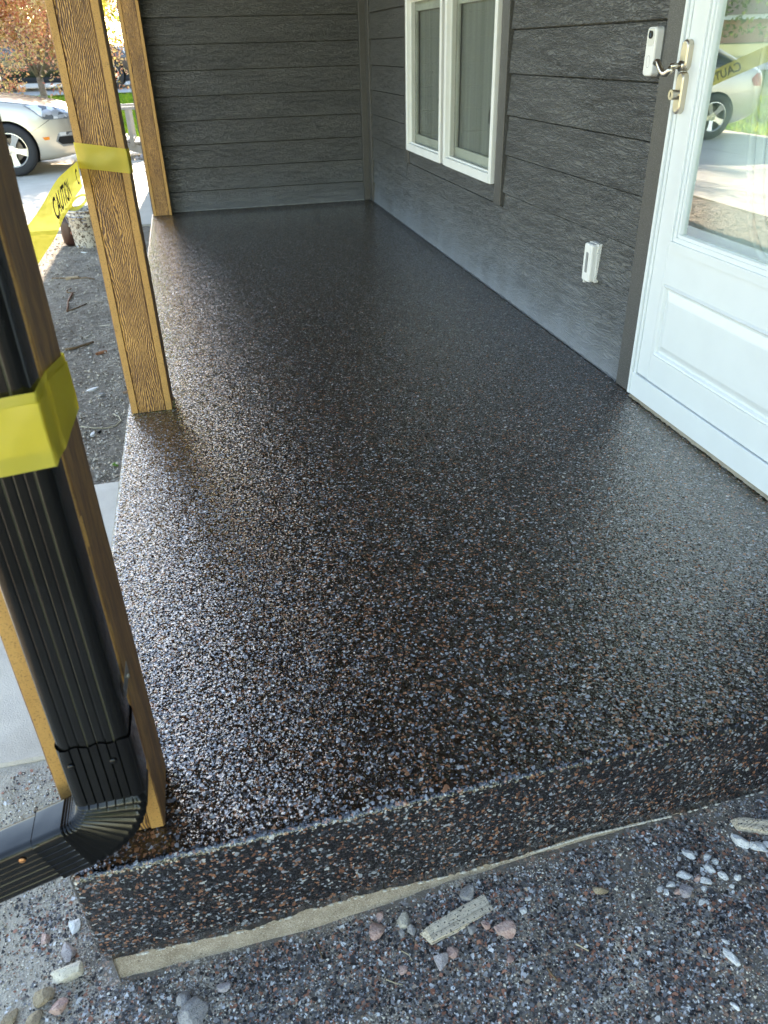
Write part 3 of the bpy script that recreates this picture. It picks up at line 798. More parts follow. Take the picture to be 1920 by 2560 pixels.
# elbow
th_end = R(72); RB = .100; zc0 = .208
cxo = -.100
sec2 = section(PW+.001, PD+.001, PR, 6)
rings = []
for z in (.333, .331, .30, .27, .24, .212): rings.append([(x*(1.006 if z > .3325 else 1), y*(1.012 if z > .3325 else 1) , z + .0022*math.sin(x*200)*(1 if z > .33 else 0)) for x, y in sec2])
NPL = 11
flat = section(PW+.001, PD+.001, PR, 6)
nr = len(flat)
def pleat(t, amp):
    th = th_end*t; ring = []; rib = max(0, 1-t*6)
    for x, y in sec2:
        if y < -PD/2+.004 and abs(x) < PW/2-PR: y = -(PD+.001)/2 + (y+(PD+.001)/2)*rib
        g = .55+.45*(x+PW/2)/PW                    # pleats open towards the outside of the bend
        a = amp*g
        yy = y*(1-a/(PD/2)) if abs(y) > .01 else y
        xx = x-(a if x > PW/2-.016 else 0)+(a*.8 if x < -PW/2+.016 else 0)
        skew = .030*(1-((x+PW/2)/PW))*math.sin(math.pi*t)*0
        ring.append((cxo+(RB+xx)*math.cos(th+skew), yy, zc0-(RB+xx)*math.sin(th+skew)))
    return ring
for i in range(NPL):
    for ph, am in ((.0, 0), (.05, .0082), (.28, .0062), (.60, .0026), (.88, .0004), (.97, 0)):
        if i == 0 and ph == 0: continue
        rings.append(pleat((i+ph)/NPL, am))
rings.append(pleat(1, 0))
dirv = Vector((-math.sin(th_end), 0, -math.cos(th_end))); rad_v = Vector((math.cos(th_end), 0, -math.sin(th_end)))
c_end = Vector((cxo, 0, zc0))+rad_v*RB
for L_ in (.004, .02, .035, .0475, .0485):
    k = 1.012 if L_ > .048 else 1
    rings.append([tuple(c_end+dirv*L_+rad_v*x*k+Vector((0, y*k, 0))) for x, y in sec2])
elb = frombm('elbow', loft(rings), [PIPE, GROOVE], ds); elb.data.set_sharp_from_angle(angle=R(32))
sec3 = section(PW-.005, PD-.005, PR, 6)
rings = [[tuple(c_end+dirv*L_+rad_v*x+Vector((0, y, 0))) for x, y in sec3] for L_ in (.02, .1, .25, .45, .62)]
frombm('outlet_pipe', loft(rings, groovemat(sec3)), [PIPE, GROOVE], ds)
def screw(loc, nrm, r, mat, parent):
    nrm = Vector(nrm).normalized(); loc = Vector(loc)
    bm = tube([loc, loc+nrm*.0015, loc+nrm*.003], [r*1.25, r*1.15, r*.6], 12); return frombm('screw', bm, mat, parent, True)
screw((-.036, -.038, .300), (0, -1, 0), .0045, PIPE, ds); screw((.022, -.038, .296), (0, -1, 0), .0045, PIPE, ds)
screw(c_end+dirv*.075-rad_v*.030+Vector((0, -.0355, 0)), (0, -1, 0), .0045, plain('copper_screw', (.55, .25, .10), .4, .6), ds)
bm = boxbm(.0525, .0535, .006, .066, .372, .392, .0003)
frombm('strap', bm, plain('galvanised', (.45, .46, .46), .3, 1.0), ds)
screw((.0541, .045, .38), (1, 0, 0), .004, NICK, ds)
for zz in (.66, 1.30, 1.9):
    box('bracket', -.03, .03, .036, .068, zz, zz+.03, PIPE, ds)

# ------------------------------------------------------------------ caution tape
tp = empty('caution_tape', (-.28, .95, .80), 'yellow caution tape wrapped round nearest and middle posts, strung between them', 'tape')
TO = tp.location.copy()
def ribbon(pathT, pathB, n=120, m=6, closed=False, ripple=.0015, parent=tp, org=TO, name='tape_band', seed=0):
    """sheet between a top and a bottom polyline"""
    def ev(path, u):
        k = u*(len(path)-1); i = min(int(k), len(path)-2); f = k-i
        return Vector(path[i]).lerp(Vector(path[i+1]), f)
    def f(u, v):
        p = ev(pathB, u).lerp(ev(pathT, u), v)
        p += Vector((noise.noise((u*9, v*2.2, seed)), noise.noise((u*9, v*2.2, seed+9)), .3*noise.noise((u*7, v, seed+4))))*ripple
        return p-org
    o = link(name, smooth(grid(n, m, f)), TAPE, parent); return o, f
# band 1: round pipe and post
a = -.309; b = -.1955; e_ = .003
top = [(a-.02, 1.095, .80), (a-.012, .90, .842), (a-.002, .838-e_, .866), (-.25, .836-e_, .868), (b, .838-e_, .872), (-.2035, .944-.004, .858), (-.2035, 1.088, .830), (-.23, 1.089, .84), (-.34, 1.09, .85), (-.362, 1.088, .86), (-.362, .95, .85)]
bot = [(a-.02, 1.095, .74), (a-.012, .90, .775), (a-.002, .838-e_, .797), (-.25, .836-e_, .798), (b, .838-e_, .802), (-.2035, .944-.004, .776), (-.2035, 1.088, .768), (-.23, 1.089, .775), (-.34, 1.09, .78), (-.362, 1.088, .78), (-.362, .95, .77)]
ribbon(top, bot, 200, 8, ripple=.0016)
top2 = [(x+(.0016 if x > -.25 else -.0016), y-(.0018 if y < .9 else 0), z-.012) for x, y, z in top[2:8]]; bot2 = [(x+(.0016 if x > -.25 else -.0016), y-(.0018 if y < .9 else 0), z-.020) for x, y, z in bot[2:8]]
ribbon(top2, bot2, 120, 6, ripple=.0016, seed=3)
# strip from the nearest to the middle post
sT = [(-.36, 1.09, .868), (-.357, 1.5, .866), (-.352, 1.9, .872), (-.348, 2.3, .896), (-.350, 2.6, .893), (-.3505, 2.86, .888)]
sB = [(-.36, 1.09, .793), (-.352, 1.5, .797), (-.340, 1.9, .802), (-.346, 2.3, .806), (-.349, 2.6, .810), (-.3505, 2.86, .812)]
def smoothpath(P, n=40):
    P = [Vector(p) for p in P]; out = []
    for i in range(n+1):
        k = i/n*(len(P)-1); j = min(int(k), len(P)-2); t = k-j
        p0, p1, p2, p3 = P[max(j-1, 0)], P[j], P[j+1], P[min(j+2, len(P)-1)]
        out.append(.5*((2*p1)+(-p0+p2)*t+(2*p0-5*p1+4*p2-p3)*t*t+(-p0+3*p1-3*p2+p3)*t**3))
    return out
sT, sB = smoothpath(sT), smoothpath(sB)
o_, fS = ribbon(sT, sB, 160, 8, ripple=.003, name='tape_strip', seed=6)
def stamp(txt, u0, u1, v0, v1, f, nrm, parent, off=.0012):
    me = text_mesh(txt, 1.0)
    bm = bmesh.new(); bm.from_mesh(me); bmesh.ops.triangulate(bm, faces=bm.faces)
    bmesh.ops.subdivide_edges(bm, edges=bm.edges, cuts=2, use_grid_fill=True)
    xs = [v.co.x for v in bm.verts]; ys = [v.co.y for v in bm.verts]; X0, X1, Y0, Y1 = min(xs), max(xs), min(ys), max(ys)
    for v in bm.verts:
        u = u0+(u1-u0)*(v.co.x-X0)/(X1-X0); w_ = v0+(v1-v0)*(v.co.y-Y0)/(Y1-Y0)
        v.co = Vector(f(u, w_))+Vector(nrm)*off
    return frombm('lettering', bm, INK, parent)
stamp('CAUTION', .53, .76, .20, .80, fS, (1, 0, 0), tp)
stamp('C', .90, .935, .20, .80, fS, (1, 0, 0), tp)
# band round the middle post
top = [(-.3475, 2.998, .88), (-.3475, 2.846, .9435), (-.27, 2.8455, .931), (-.190, 2.8455, .917), (-.1903, 2.998, .905), (-.26, 2.999, .90), (-.3475, 2.998, .88)]
bot = [(-.3475, 2.998, .81), (-.3475, 2.846, .868), (-.27, 2.8455, .856), (-.190, 2.8455, .843), (-.1903, 2.998, .83), (-.26, 2.999, .82), (-.3475, 2.998, .81)]
ribbon(top, bot, 120, 8, ripple=.0012, seed=12)
tp2 = empty('caution_tape', (-.30, 3.0, 1.0), 'yellow caution tape rising from the middle post toward the farthest post', 'tape')
uT = smoothpath([(-.24, 3.0, 1.06), (-.30, 3.6, 1.20), (-.303, 4.4, 1.36), (-.300, 5.0, 1.50), (-.29, 6.0, 1.70), (-.27, 7.08, 1.9)])
uB = smoothpath([(-.24, 3.0, .99), (-.30, 3.6, 1.10), (-.296, 4.4, 1.275), (-.30, 5.0, 1.42), (-.29, 6.0, 1.63), (-.27, 7.08, 1.83)])
o_, fU = ribbon(uT, uB, 140, 6, ripple=.004, parent=tp2, org=tp2.location.copy(), name='tape_strip', seed=20)
stamp('CAUTION', .605, .715, .20, .80, fU, (1, 0, 0), tp2, .002)
tp3 = empty('caution_tape', (-.27, 3.0, 1.3), 'yellow caution tape drooping from the middle post down into the splattered bucket', 'tape')
aT = smoothpath([(-.26, 3.0, 1.47), (-.33, 4.0, 1.30), (-.44, 4.95, 1.12), (-.60, 5.95, .885), (-.76, 6.75, .56), (-.86, 7.22, .17)])
aB = smoothpath([(-.26, 3.0, 1.40), (-.33, 4.0, 1.22), (-.44, 4.90, 1.035), (-.60, 5.90, .805), (-.75, 6.68, .50), (-.85, 7.17, .11)])
o_, fA = ribbon(aT, aB, 140, 6, ripple=.005, parent=tp3, org=tp3.location.copy(), name='tape_strip', seed=31)
stamp('CAUTION', .455, .575, .20, .80, fA, (1, 0, 0), tp3, .002)
lo = []; li = []
for k in range(41):
    t = 2*math.pi*k/40; cxx, czz = -.955+.085*math.cos(t), .115+.050*math.sin(t)+.45*.085*math.cos(t)
    lo.append((cxx, 7.30+.03*math.sin(t), czz)); li.append((-.955+.058*math.cos(t), 7.35+.03*math.sin(t), .115+.026*math.sin(t)+.45*.058*math.cos(t)))
ribbon(lo, li, 60, 3, ripple=.004, parent=tp3, org=tp3.location.copy(), name='tape_loop', seed=33)
bandT = [(-.3475, 7.0835, 1.9), (-.19, 7.0835, 1.9)]; bandB = [(-.3475, 7.0835, 1.83), (-.19, 7.0835, 1.83)]
ribbon(bandT, bandB, 10, 3, ripple=.0005, parent=tp2, org=tp2.location.copy(), name='tape_band')

# ------------------------------------------------------------------ loose stones, wood and chips on the ground
RK = dict(cream=m_rock('cream_stone', (.52, .47, .38), (.72, .67, .56)), grey=m_rock('grey_stone', (.26, .25, .25), (.44, .42, .40)),
          pink=m_rock('pink_granite', (.42, .25, .21), (.60, .44, .38)), brown=m_rock('brown_stone', (.24, .18, .11), (.42, .34, .23)),
          white=m_rock('white_pebble_stone', (.66, .66, .64), (.84, .84, .82)), purple=m_rock('purplish_stone', (.34, .30, .31), (.52, .48, .47)))
def rock_mesh(seed, sx, sy_, sz, rough=.28, cut=True, sub=3):
    bm = bmesh.new(); bmesh.ops.create_icosphere(bm, subdivisions=sub, radius=.5)
    rn = random.Random(seed); o = Vector((rn.uniform(0, 99),)*3)
    planes = [(Vector((rn.uniform(-1, 1), rn.uniform(-1, 1), rn.uniform(-.4, 1))).normalized(), rn.uniform(.22, .38)) for _ in range(8 if cut else 2)]
    for v in bm.verts:
        d = v.co.normalized(); r = .5*(1+rough*noise.noise(d*1.5+o)+rough*.35*noise.noise(d*4.5+o)+rough*.12*noise.noise(d*13+o))
        p = d*r
        for n_, h_ in planes:
            k = p.dot(n_)
            if k > h_: p -= n_*(k-h_)*.9
        v.co = Vector((p.x*sx, p.y*sy_, p.z*sz))
    me = bpy.data.meshes.new('stone'); bm.to_mesh(me); bm.free(); return me
def stone(x, y, s, kind, label, asp=(1, .75, .6), rot=0, name='stone', group='loose stones on the ground before the porch', cut=True, sub=3, rough=.42, sink=.12):
    z = fgz(x, y)
    me = rock_mesh(int(x*9999+y*777), s*asp[0], s*asp[1], s*asp[2], rough, cut, sub)
    pass
    o = link(name, me, RK[kind]); o.location = (x, y, z+s*asp[2]*(.5-sink)); o.rotation_euler = (0, 0, rot)
    return tag(o, label, 'stone', group)
ST = [
 (-.436, 1.004, .040, 'white', 'flat white chip leaning by the porch corner, left edge', (.75, 1, .25), 0),
 (-.445, .950, .043, 'purple', 'purplish grey stone just above the big cream stone', (.9, 1, .7), .4),
 (-.432, .904, .070, 'cream', 'biggest cream stone with a notch, left of the foundation', (1.05, .62, .55), .25),
 (-.478, .889-.015, .046, 'brown', 'brown stone left of the biggest cream stone', (1, .8, .6), .5),
 (-.449, .850, .042, 'pink', 'pink granite stone in the bottom left corner', (1.1, .7, .6), .3),
 (-.491, .989, .027, 'pink', 'small pink stone on pale sand at the far left', (.9, 1, .6), .6),
 (-.208, .777, .054, 'grey', 'large rounded grey stone at the bottom edge', (1, .9, .6), .2),
 (-.225, .806, .028, 'grey', 'small grey stone touching the large rounded one', (1, 1, .7), .9),
 (-.152, .813, .026, 'purple', 'small greyish stone right of the large rounded one', (1, .8, .6), .1),
 (-.532, .853, .036, 'brown', 'tan stone cut by the left picture edge', (1.1, .8, .5), 1.2),
 (-.492, .836, .036, 'brown', 'tan stone at the bottom left beside the pink granite', (1, .8, .6), .7),
 (.150, .834, .036, 'pink', 'pink angular stone left of the wood scrap, beside the white chunk', (1, .95, .6), .3),
 (.160, .859, .022, 'pink', 'small pink stone above the pink angular one', (1, .8, .6), 1.3),
 (.204, .838, .034, 'cream', 'crumbly white chunk between pink stone and wood scrap', (1, .9, .6), .1),
 (.193, .815, .018, 'grey', 'small dark grey pebble below the white chunk, left one', (.8, 1, .7), .1),
 (.212, .815, .022, 'grey', 'small grey pebble below the white chunk, right one', (.8, 1, .7), .4),
 (.386, .761, .050, 'pink', 'large rosy brick-like stone right of the wood scrap', (1, .72, .5), -.5),
 (.351, .777, .024, 'pink', 'triangular pink stone between wood scrap and large rosy stone', (.8, 1, .7), .6),
 (.337, .846, .046, 'grey', 'rough grey concrete lump above the wood scrap', (1, .8, .5), .2),
 (.324, .780, .022, 'grey', 'grey pebble under the wood scrap', (1, .9, .6), .9),
 (.250, .740, .036, 'purple', 'mauve stone below the wood scrap', (1, .9, .6), .4),
 (.276, .750, .026, 'pink', 'rounded reddish stone touching the mauve one', (1, .8, .6), -.7),
 (.374, .707, .022, 'pink', 'small wedge shaped rosy stone below the large rosy one', (.8, 1, .6), .4),
 (.181, .750, .022, 'pink', 'small rosy stone left of the mauve stone', (1, .8, .5), 0),
 (.747, .731, .034, 'purple', 'pinkish grey stone among the white pebbles', (1, .85, .6), .3),
 (.731, .737, .018, 'pink', 'small pink stone touching the pinkish grey one', (1, .85, .6), 0),
 (.589, .780, .028, 'brown', 'tan stone left of the white pebbles', (1.2, .6, .5), -.4),
 (.782, .749, .020, 'pink', 'small brick coloured stone amid the white pebbles', (1, .8, .6), .2)]
for x, y, s, kd, lb, asp, rt_ in ST: stone(x, y, s, kd, lb, asp, rt_, rough=.22 if 'rounded' in lb else .36, cut='rounded' not in lb)
WP = [(.908, .797, .034, 1.8, 2.3), (.934, .773, .036, 1.6, 2.2), (.962, .770, .030, 1.6, 2.2), (.796, .803, .026, 1.7, 2.1), (.830, .788, .022, 1.2, .2), (.838, .774, .022, 1.1, 0), (.817, .763, .022, 1.7, 2.1), (.760, .764, .027, 1.6, 2.5),
      (.794, .741, .025, 1.4, 2.4), (.833, .743, .023, 1.5, 2.0), (.858, .731, .020, 1.1, 0), (.784, .729, .016, 1.2, 0), (.838, .719, .014, 1.2, 0), (.764, .705, .019, 1.3, .4), (.773, .703, .013, 1.2, 1), (.752, .599, .026, 1.9, 1.9),
      (.712, .527, .016, 1.6, 2.0), (.701, .751, .016, 1.3, .3), (.646, .753, .014, 1.3, 1.2), (.449, .804, .012, 2.0, .2), (.430, .785, .021, 1.4, .3), (.759, .625, .012, 1.9, 2.1), (.726, .752, .022, 1.3, .2), (.710, .742, .016, 1.3, 1.2)]
PLB = ['white pebble largest of the row under the right wood offcut', 'white pebble second below the right wood offcut', 'white pebble cut by the right edge below the offcut', 'jagged white pebble highest at the left of the white cluster', 'pale pebble at the top of the white cluster', 'pale rounded pebble touching the topmost one in the cluster', 'slim white pebble just below the two rounded ones', 'ragged white pebble left of the slim one, above the pinkish grey stone', 'elongated white pebble right of the brick coloured stone', 'white pebble with pointed end right of the elongated one', 'roundest white pebble at the right end of the cluster', 'small white pebble under the brick coloured stone', 'smallest white pebble under the roundest one', 'white pebble lowest in the cluster', 'tiny white pebble beside the lowest one of the cluster', 'long lone white pebble halfway down the right side', 'lone white pebble nearest the bottom right corner', 'small white pebble left of the pinkish grey stone', 'tiny pale pebble farthest left of the cluster', 'thin white sliver right of the large rosy stone', 'pale double lobed pebble right of the large rosy stone', 'tiny slim pebble above the long lone one', 'broad white pebble directly above the pinkish grey stone', 'small white pebble touching the small pink stone']
for i, (x, y, s, a_, rt_) in enumerate(WP):
    stone(x, y, s, 'white', PLB[i], (a_*.68, .62, .42), rt_, 'pebble', 'white pebbles strewn right of the centre', cut=False, sub=3, rough=.38, sink=.16)
DW = NT('weathered_board'); _p = DW.pos(); _x, _y, _z = DW.xyz(_p)
_g = DW.noise(DW.comb(DW.ma('MULTIPLY', DW.ma('ADD', DW.ma('MULTIPLY', _x, .25), DW.ma('MULTIPLY', _y, -1.0)), 6), 0.0, DW.ma('MULTIPLY', _z, 6)), 60, 4, .6)
_c = DW.ramp(_g, [(.35, (.40, .30, .19)), (.55, (.80, .70, .55))]); _f = DW.noise(_p, 210, 2, .5)
DW = DW.P(Base_Color=DW.mix(DW.ramp(_f, [(.615, 0.0), (.635, 1.0)]), _c, (.035, .033, .035)), Roughness=.85, Normal=DW.bump(_g, .003))
def scrap(p0, p1, w_, h_, label, jag=True):
    x0, y0 = p0; x1, y1 = p1; L = math.hypot(x1-x0, y1-y0); ang = math.atan2(y1-y0, x1-x0)
    bm = bmesh.new(); n = 16; rings = []; rn = random.Random(5)
    for i in range(n+1):
        t = i/n; e = .004*noise.noise((t*5, 0, 2)); ww = w_*(.82+.18*min(1, t*2.5)) if jag else w_
        rings.append([bm.verts.new((-L/2+L*t+(rn.uniform(-.012, .004) if (i == 0 and jag) else 0), s*ww/2+.0012*noise.noise((t*20, s, 0)), zz+.001*noise.noise((t*18, s, zz*50)))) for s, zz in ((-1, 0), (-.98, h_), (-.5, h_+.0008), (0, h_), (.5, h_+.001), (.98, h_), (1, 0))])
    for A, B in zip(rings, rings[1:]):
        for k in range(7): bm.faces.new((A[k], A[(k+1) % 7], B[(k+1) % 7], B[k]))
    bm.faces.new(rings[0]); bm.faces.new(rings[-1][::-1]); bmesh.ops.recalc_face_normals(bm, faces=bm.faces)
    o = frombm('wood_scrap', bm, DW); cx_, cy_ = (x0+x1)/2, (y0+y1)/2
    o.location = (cx_, cy_, fgz(cx_, cy_)-.001); o.rotation_euler = (R(3), 0, ang)
    return tag(o, label, 'wood scrap')
scrap((.240, .788), (.372, .822), .035, .013, 'short weathered wood scrap with splintered end in the middle foreground')
scrap((.925, .832), (1.06, .775), .028, .014, 'pale wood offcut cut by the right picture edge')
TWG = plain('dry_twig', (.20, .13, .07), .9); TWL = plain('pale_straw', (.55, .46, .30), .9)
def twig(pts, r, m, label, zf=fgz):
    bm = tube([(x, y, zf(x, y)+r*.8) for x, y in pts], [r*(1-.4*i/len(pts)) for i in range(len(pts))], 6)
    c = Vector((pts[0][0], pts[0][1], 0)); bmesh.ops.translate(bm, verts=bm.verts, vec=-c)
    o = frombm('twig', bm, m, None, True); o.location = c; return tag(o, label, 'twig', 'dry twigs on the ground')
twig([(.500, .700), (.508, .693), (.518, .682)], .0018, TWL, 'short pale twig in the flakes below the tan stone')
twig([(.433, .675), (.436, .664), (.442, .650)], .0022, TWG, 'short brown twig near the bottom, right of centre')
twig([(.030, .855), (.034, .835), (.036, .815)], .0016, TWG, 'short dark twig below the foundation, left of centre')
twig([(.145, .745), (.158, .735), (.172, .727)], .0014, TWL, 'thin pale straw below the mauve stone')
twig([(.185, .785), (.196, .775), (.200, .762)], .0012, TWL, 'frayed straw tuft below the white chunk')

# tens of thousands of loose flakes and grit: uncountable
def cloud(name, n, region, size, cols, mats, seed, zfun, tilt=.35, dens=None, thick=False, label=None):
    rn = random.Random(seed); V = []; F = []; MI = []
    k = 0
    while k < n:
        x, y = region(rn)
        if dens and not dens(x, y, rn): k += 1; continue
        s = rn.uniform(*size)*(1 if rn.random() < .85 else 1.7); z = zfun(x, y)+s*(.10 if not thick else .25)
        nv = rn.choice((4, 5, 5, 6)); a0 = rn.uniform(0, 6.28); tx, ty = rn.gauss(0, tilt), rn.gauss(0, tilt)
        b = len(V); asp = rn.uniform(.55, 1)
        ca, sa = math.cos(a0), math.sin(a0)
        for j in range(nv):
            t = 2*math.pi*j/nv; q_ = s*rn.uniform(.35, .62); px, py = q_*math.cos(t), q_*math.sin(t)*asp
            px, py = px*ca-py*sa, px*sa+py*ca
            V.append((x+px, y+py, z+px*tx+py*ty))
        mi = rn.choices(range(len(cols)), cols)[0]
        if thick:
            V.append((x, y, z+s*rn.uniform(.3, .5)))
            for j in range(nv): F.append((b+j, b+(j+1) % nv, b+nv)); MI.append(mi)
        else: F.append(tuple(range(b, b+nv))); MI.append(mi)
        k += 1
    me = bpy.data.meshes.new(name); me.from_pydata(V, [], F); me.update()
    for m in mats: me.materials.append(m)
    me.polygons.foreach_set('material_index', MI)
    o = bpy.data.objects.new(name, me); C.objects.link(o); return tag(o, label, name.replace('_', ' '), kind='stuff')
FM = [plain('flake_black', (.024, .023, .024), .5, var=.3), plain('flake_charcoal', (.070, .068, .070), .55, var=.2), plain('flake_slate', (.21, .21, .215), .55), plain('flake_paleblue', (.64, .65, .66), .5),
      plain('flake_rust', (.36, .16, .10), .55), plain('flake_white', (.60, .60, .58), .5), plain('flake_tan', (.36, .27, .20), .55)]
def reg_front(rn):
    while True:
        x, y = rn.uniform(-.62, 1.15), rn.uniform(.40, 1.40)
        if y < yf(x)-.008 or (x < -.375): return x, y
def leftsand(x, y):
    p = noise.noise((x*7, y*7, 3))+.5*noise.noise((x*20, y*20, 8)); return p + max(0, min(.55, (-.30-x)*2.6))
cloud('loose_flakes', 90000, reg_front, (.0030, .0070), (26, 26, 15, 11, 14, 4, 4), FM, 11, fgz, .30, dens=lambda x, y, rn: rn.random() > max(.06, min(.86, .25+leftsand(x, y)*1.5)), label='loose black, slate, pale blue and rust flakes strewn before the porch')
SM = [plain('grit_sand', (.60, .55, .45), .9), plain('grit_grey', (.36, .34, .31), .9), plain('grit_pale', (.74, .71, .64), .9), plain('grit_brown', (.26, .20, .14), .9)]
cloud('sandy_grit', 26000, reg_front, (.0016, .0042), (4, 3, 3, 2), SM, 12, fgz, .2, thick=True, dens=lambda x, y, rn: rn.random() < max(.05, .25+leftsand(x, y)*1.6), label='pale sandy grit among the flakes before the porch')
def reg_dirt(rn):
    y = 2.83+5.2*rn.random()**1.6; return rn.uniform(-1.9, -.37), y
cloud('dirt_crumbs', 15000, reg_dirt, (.004, .014), (6, 4, 1, 2), [plain('crumb_tan', (.54, .46, .36), .95), plain('crumb_grey', (.44, .38, .30), .95), plain('crumb_pale', (.58, .53, .45), .95), plain('crumb_brown', (.16, .12, .085), .95)], 13, dirtz, .3, thick=True, label='small crumbs of dry soil and bark on the dirt bed')

# things lying on the dirt bed
WCH = plain('pale_wood_chip', (.62, .55, .44), .8); RCH = plain('rusty_bark', (.34, .14, .06), .8)
def chip(x, y, L, w_, h_, rot, m, label, zf=dirtz):
    bm = bmesh.new(); rn = random.Random(int(abs(x*1000)+y*100)); n = 7; rings = []
    for i in range(n+1):
        t = i/n; ww = w_*(.35+.65*math.sin(math.pi*min(.93, max(.12, t))))*rn.uniform(.8, 1.1)
        rings.append([bm.verts.new((-L/2+L*t, s*ww/2, zz+.25*h_*math.sin(t*3))) for s, zz in ((-1, 0), (-.8, h_), (0, h_*1.2), (.8, h_), (1, 0))])
    for A, B in zip(rings, rings[1:]):
        for k in range(5): bm.faces.new((A[k], A[(k+1) % 5], B[(k+1) % 5], B[k]))
    bm.faces.new(rings[0]); bm.faces.new(rings[-1][::-1]); bmesh.ops.recalc_face_normals(bm, faces=bm.faces)
    o = frombm('wood_chip', bm, m); o.location = (x, y, zf(x, y)-.001); o.rotation_euler = (0, 0, rot); return tag(o, label, 'wood chip')
b_ = box('wood_block', -.046, .046, -.016, .016, 0, .022, plain('tan_block', (.40, .30, .19), .8), None, .002); b_.location = (-.965, 6.168, dirtz(-.965, 6.168)); tag(b_, 'short tan wood block on the dirt at the edge of the sunlight', 'wood block')
chip(-.631, 4.424, .065, .022, .012, .5, RCH, 'rust coloured bark chip on the dirt left of the middle post')
chip(-.735, 4.76, .075, .016, .006, 1.0, WCH, 'thin pale wood splinter above the rusty chip')
chip(-.665, 4.95, .08, .012, .005, .2, WCH, 'long thin pale splinter highest on the shaded dirt')
chip(-.635, 3.875, .070, .030, .008, .7, plain('white_chip', (.78, .76, .70), .7), 'largest white chip on the shaded dirt')
chip(-.582, 3.295, .040, .024, .008, 1.4, plain('white_chip_b', (.74, .73, .68), .7), 'small squarish white chip near the footpath')
chip(-.556, 3.320, .022, .010, .008, .9, BLK, 'tiny black shard beside the squarish white chip')
chip(-.455, 3.78, .05, .022, .010, .2, plain('brown_bark', (.26, .17, .11), .9), 'brown bark piece against the porch edge')
chip(-.965, 7.08, .07, .012, .005, -.7, plain('white_stick', (.75, .75, .72), .6), 'white paper sliver on the dirt in front of the bucket')
twig([(-1.12, 6.25), (-1.05, 6.21), (-.97, 6.16), (-.86, 6.12), (-.80, 6.08)], .006, TWG, 'long dark twig under the tan wood block', dirtz)
twig([(-.915, 5.70), (-.930, 5.55), (-.918, 5.42), (-.905, 5.28)], .008, plain('red_twig', (.22, .11, .06), .8), 'reddish brown upright-lying twig on the dirt', dirtz)
twig([(-.90, 5.30), (-.86, 5.36), (-.80, 5.45)], .005, TWG, 'thin forked twig touching the reddish brown one', dirtz)
twig([(-.83, 4.50), (-.78, 4.53), (-.72, 4.61), (-.69, 4.63)], .009, TWG, 'thick dark twig left of the rusty chip', dirtz)
twig([(-.94, 5.85), (-.965, 5.80), (-.95, 5.73), (-.90, 5.72)], .006, TWG, 'curled grey root tip above the reddish twig', dirtz)
twig([(-.64, 3.375), (-.58, 3.36), (-.53, 3.362), (-.49, 3.385), (-.470, 3.43), (-.480, 3.48), (-.51, 3.52)], .0035, TWL, 'pale curved root near the footpath', dirtz)
LEAFG = plain('green_leaf', (.16, .34, .04), .6)
bm = bmesh.new(); ring = [bm.verts.new((.016*math.cos(t)*(1+.2*math.sin(3*t)), .012*math.sin(t), .004*math.sin(2*t))) for t in [2*math.pi*k/12 for k in range(12)]]; bm.faces.new(ring)
lf = frombm('leaf', bm, LEAFG); lf.location = (-.469, 2.975, dirtz(-.469, 2.975)+.008); lf.rotation_euler = (.3, .2, .4); tag(lf, 'small green leaf on the dirt beside the footpath', 'leaf')
chip(-.58, 3.77, .03, .02, .012, .2, RK['grey'], 'small grey clod beside the largest white chip')

# ------------------------------------------------------------------ bucket, canister, tool
bk = empty('bucket', (-.935, 7.38, -.262), 'paint splattered white plastic bucket on the dirt beside the porch', 'bucket')
prof = [(.001, .004), (.124, .004), (.128, .02), (.146, .262), (.151, .264), (.152, .275), (.147, .277), (.148, .300), (.155, .302), (.156, .318), (.149, .320), (.144, .316), (.122, .02), (.001, .016)]
frombm('body', lathe(prof, 40), m_paintbucket(), bk, True)
pts = [(.153*math.cos(t), -.02-.05*math.sin(t)-.153*math.sin(t)*.8, .29-.13*math.sin(t)) for t in [math.pi*k/20 for k in range(21)]]
frombm('bail', tube(pts, .002, 6), plain('wire', (.4, .4, .38), .4, .8), bk, True)
cn = empty('canister', (-1.105, 7.50, -.262), 'dark brown rounded canister with two pale discs behind the bucket', 'canister')
frombm('body', lathe([(.001, 0), (.05, .002), (.068, .03), (.072, .10), (.070, .19), (.06, .235), (.035, .25), (.03, .27), (.001, .272)], 28), plain('maroon_brown', (.055, .022, .014), .35), cn, True)
for dz, m in ((.175, plain('cream_disc', (.8, .78, .66), .5)), (.115, plain('copper_disc', (.40, .18, .12), .5))):
    bm = lathe([(.001, .0), (.013, .0), (.013, .003), (.001, .003)], 16, 'Y'); o = frombm('disc', bm, m, cn); o.location = (.025, -.0715, dz); o.rotation_euler = (0, 0, R(20))
dk = rock_mesh(31, .36, .28, .30, .3); dkr = link('rubble_pile', dk, m_rock('dark_rubble', (.06, .055, .05), (.17, .16, .15), 30)); dkr.location = (-.88, 8.1, -.20); tag(dkr, 'dark mottled lump of rubble behind the bucket', 'rubble')

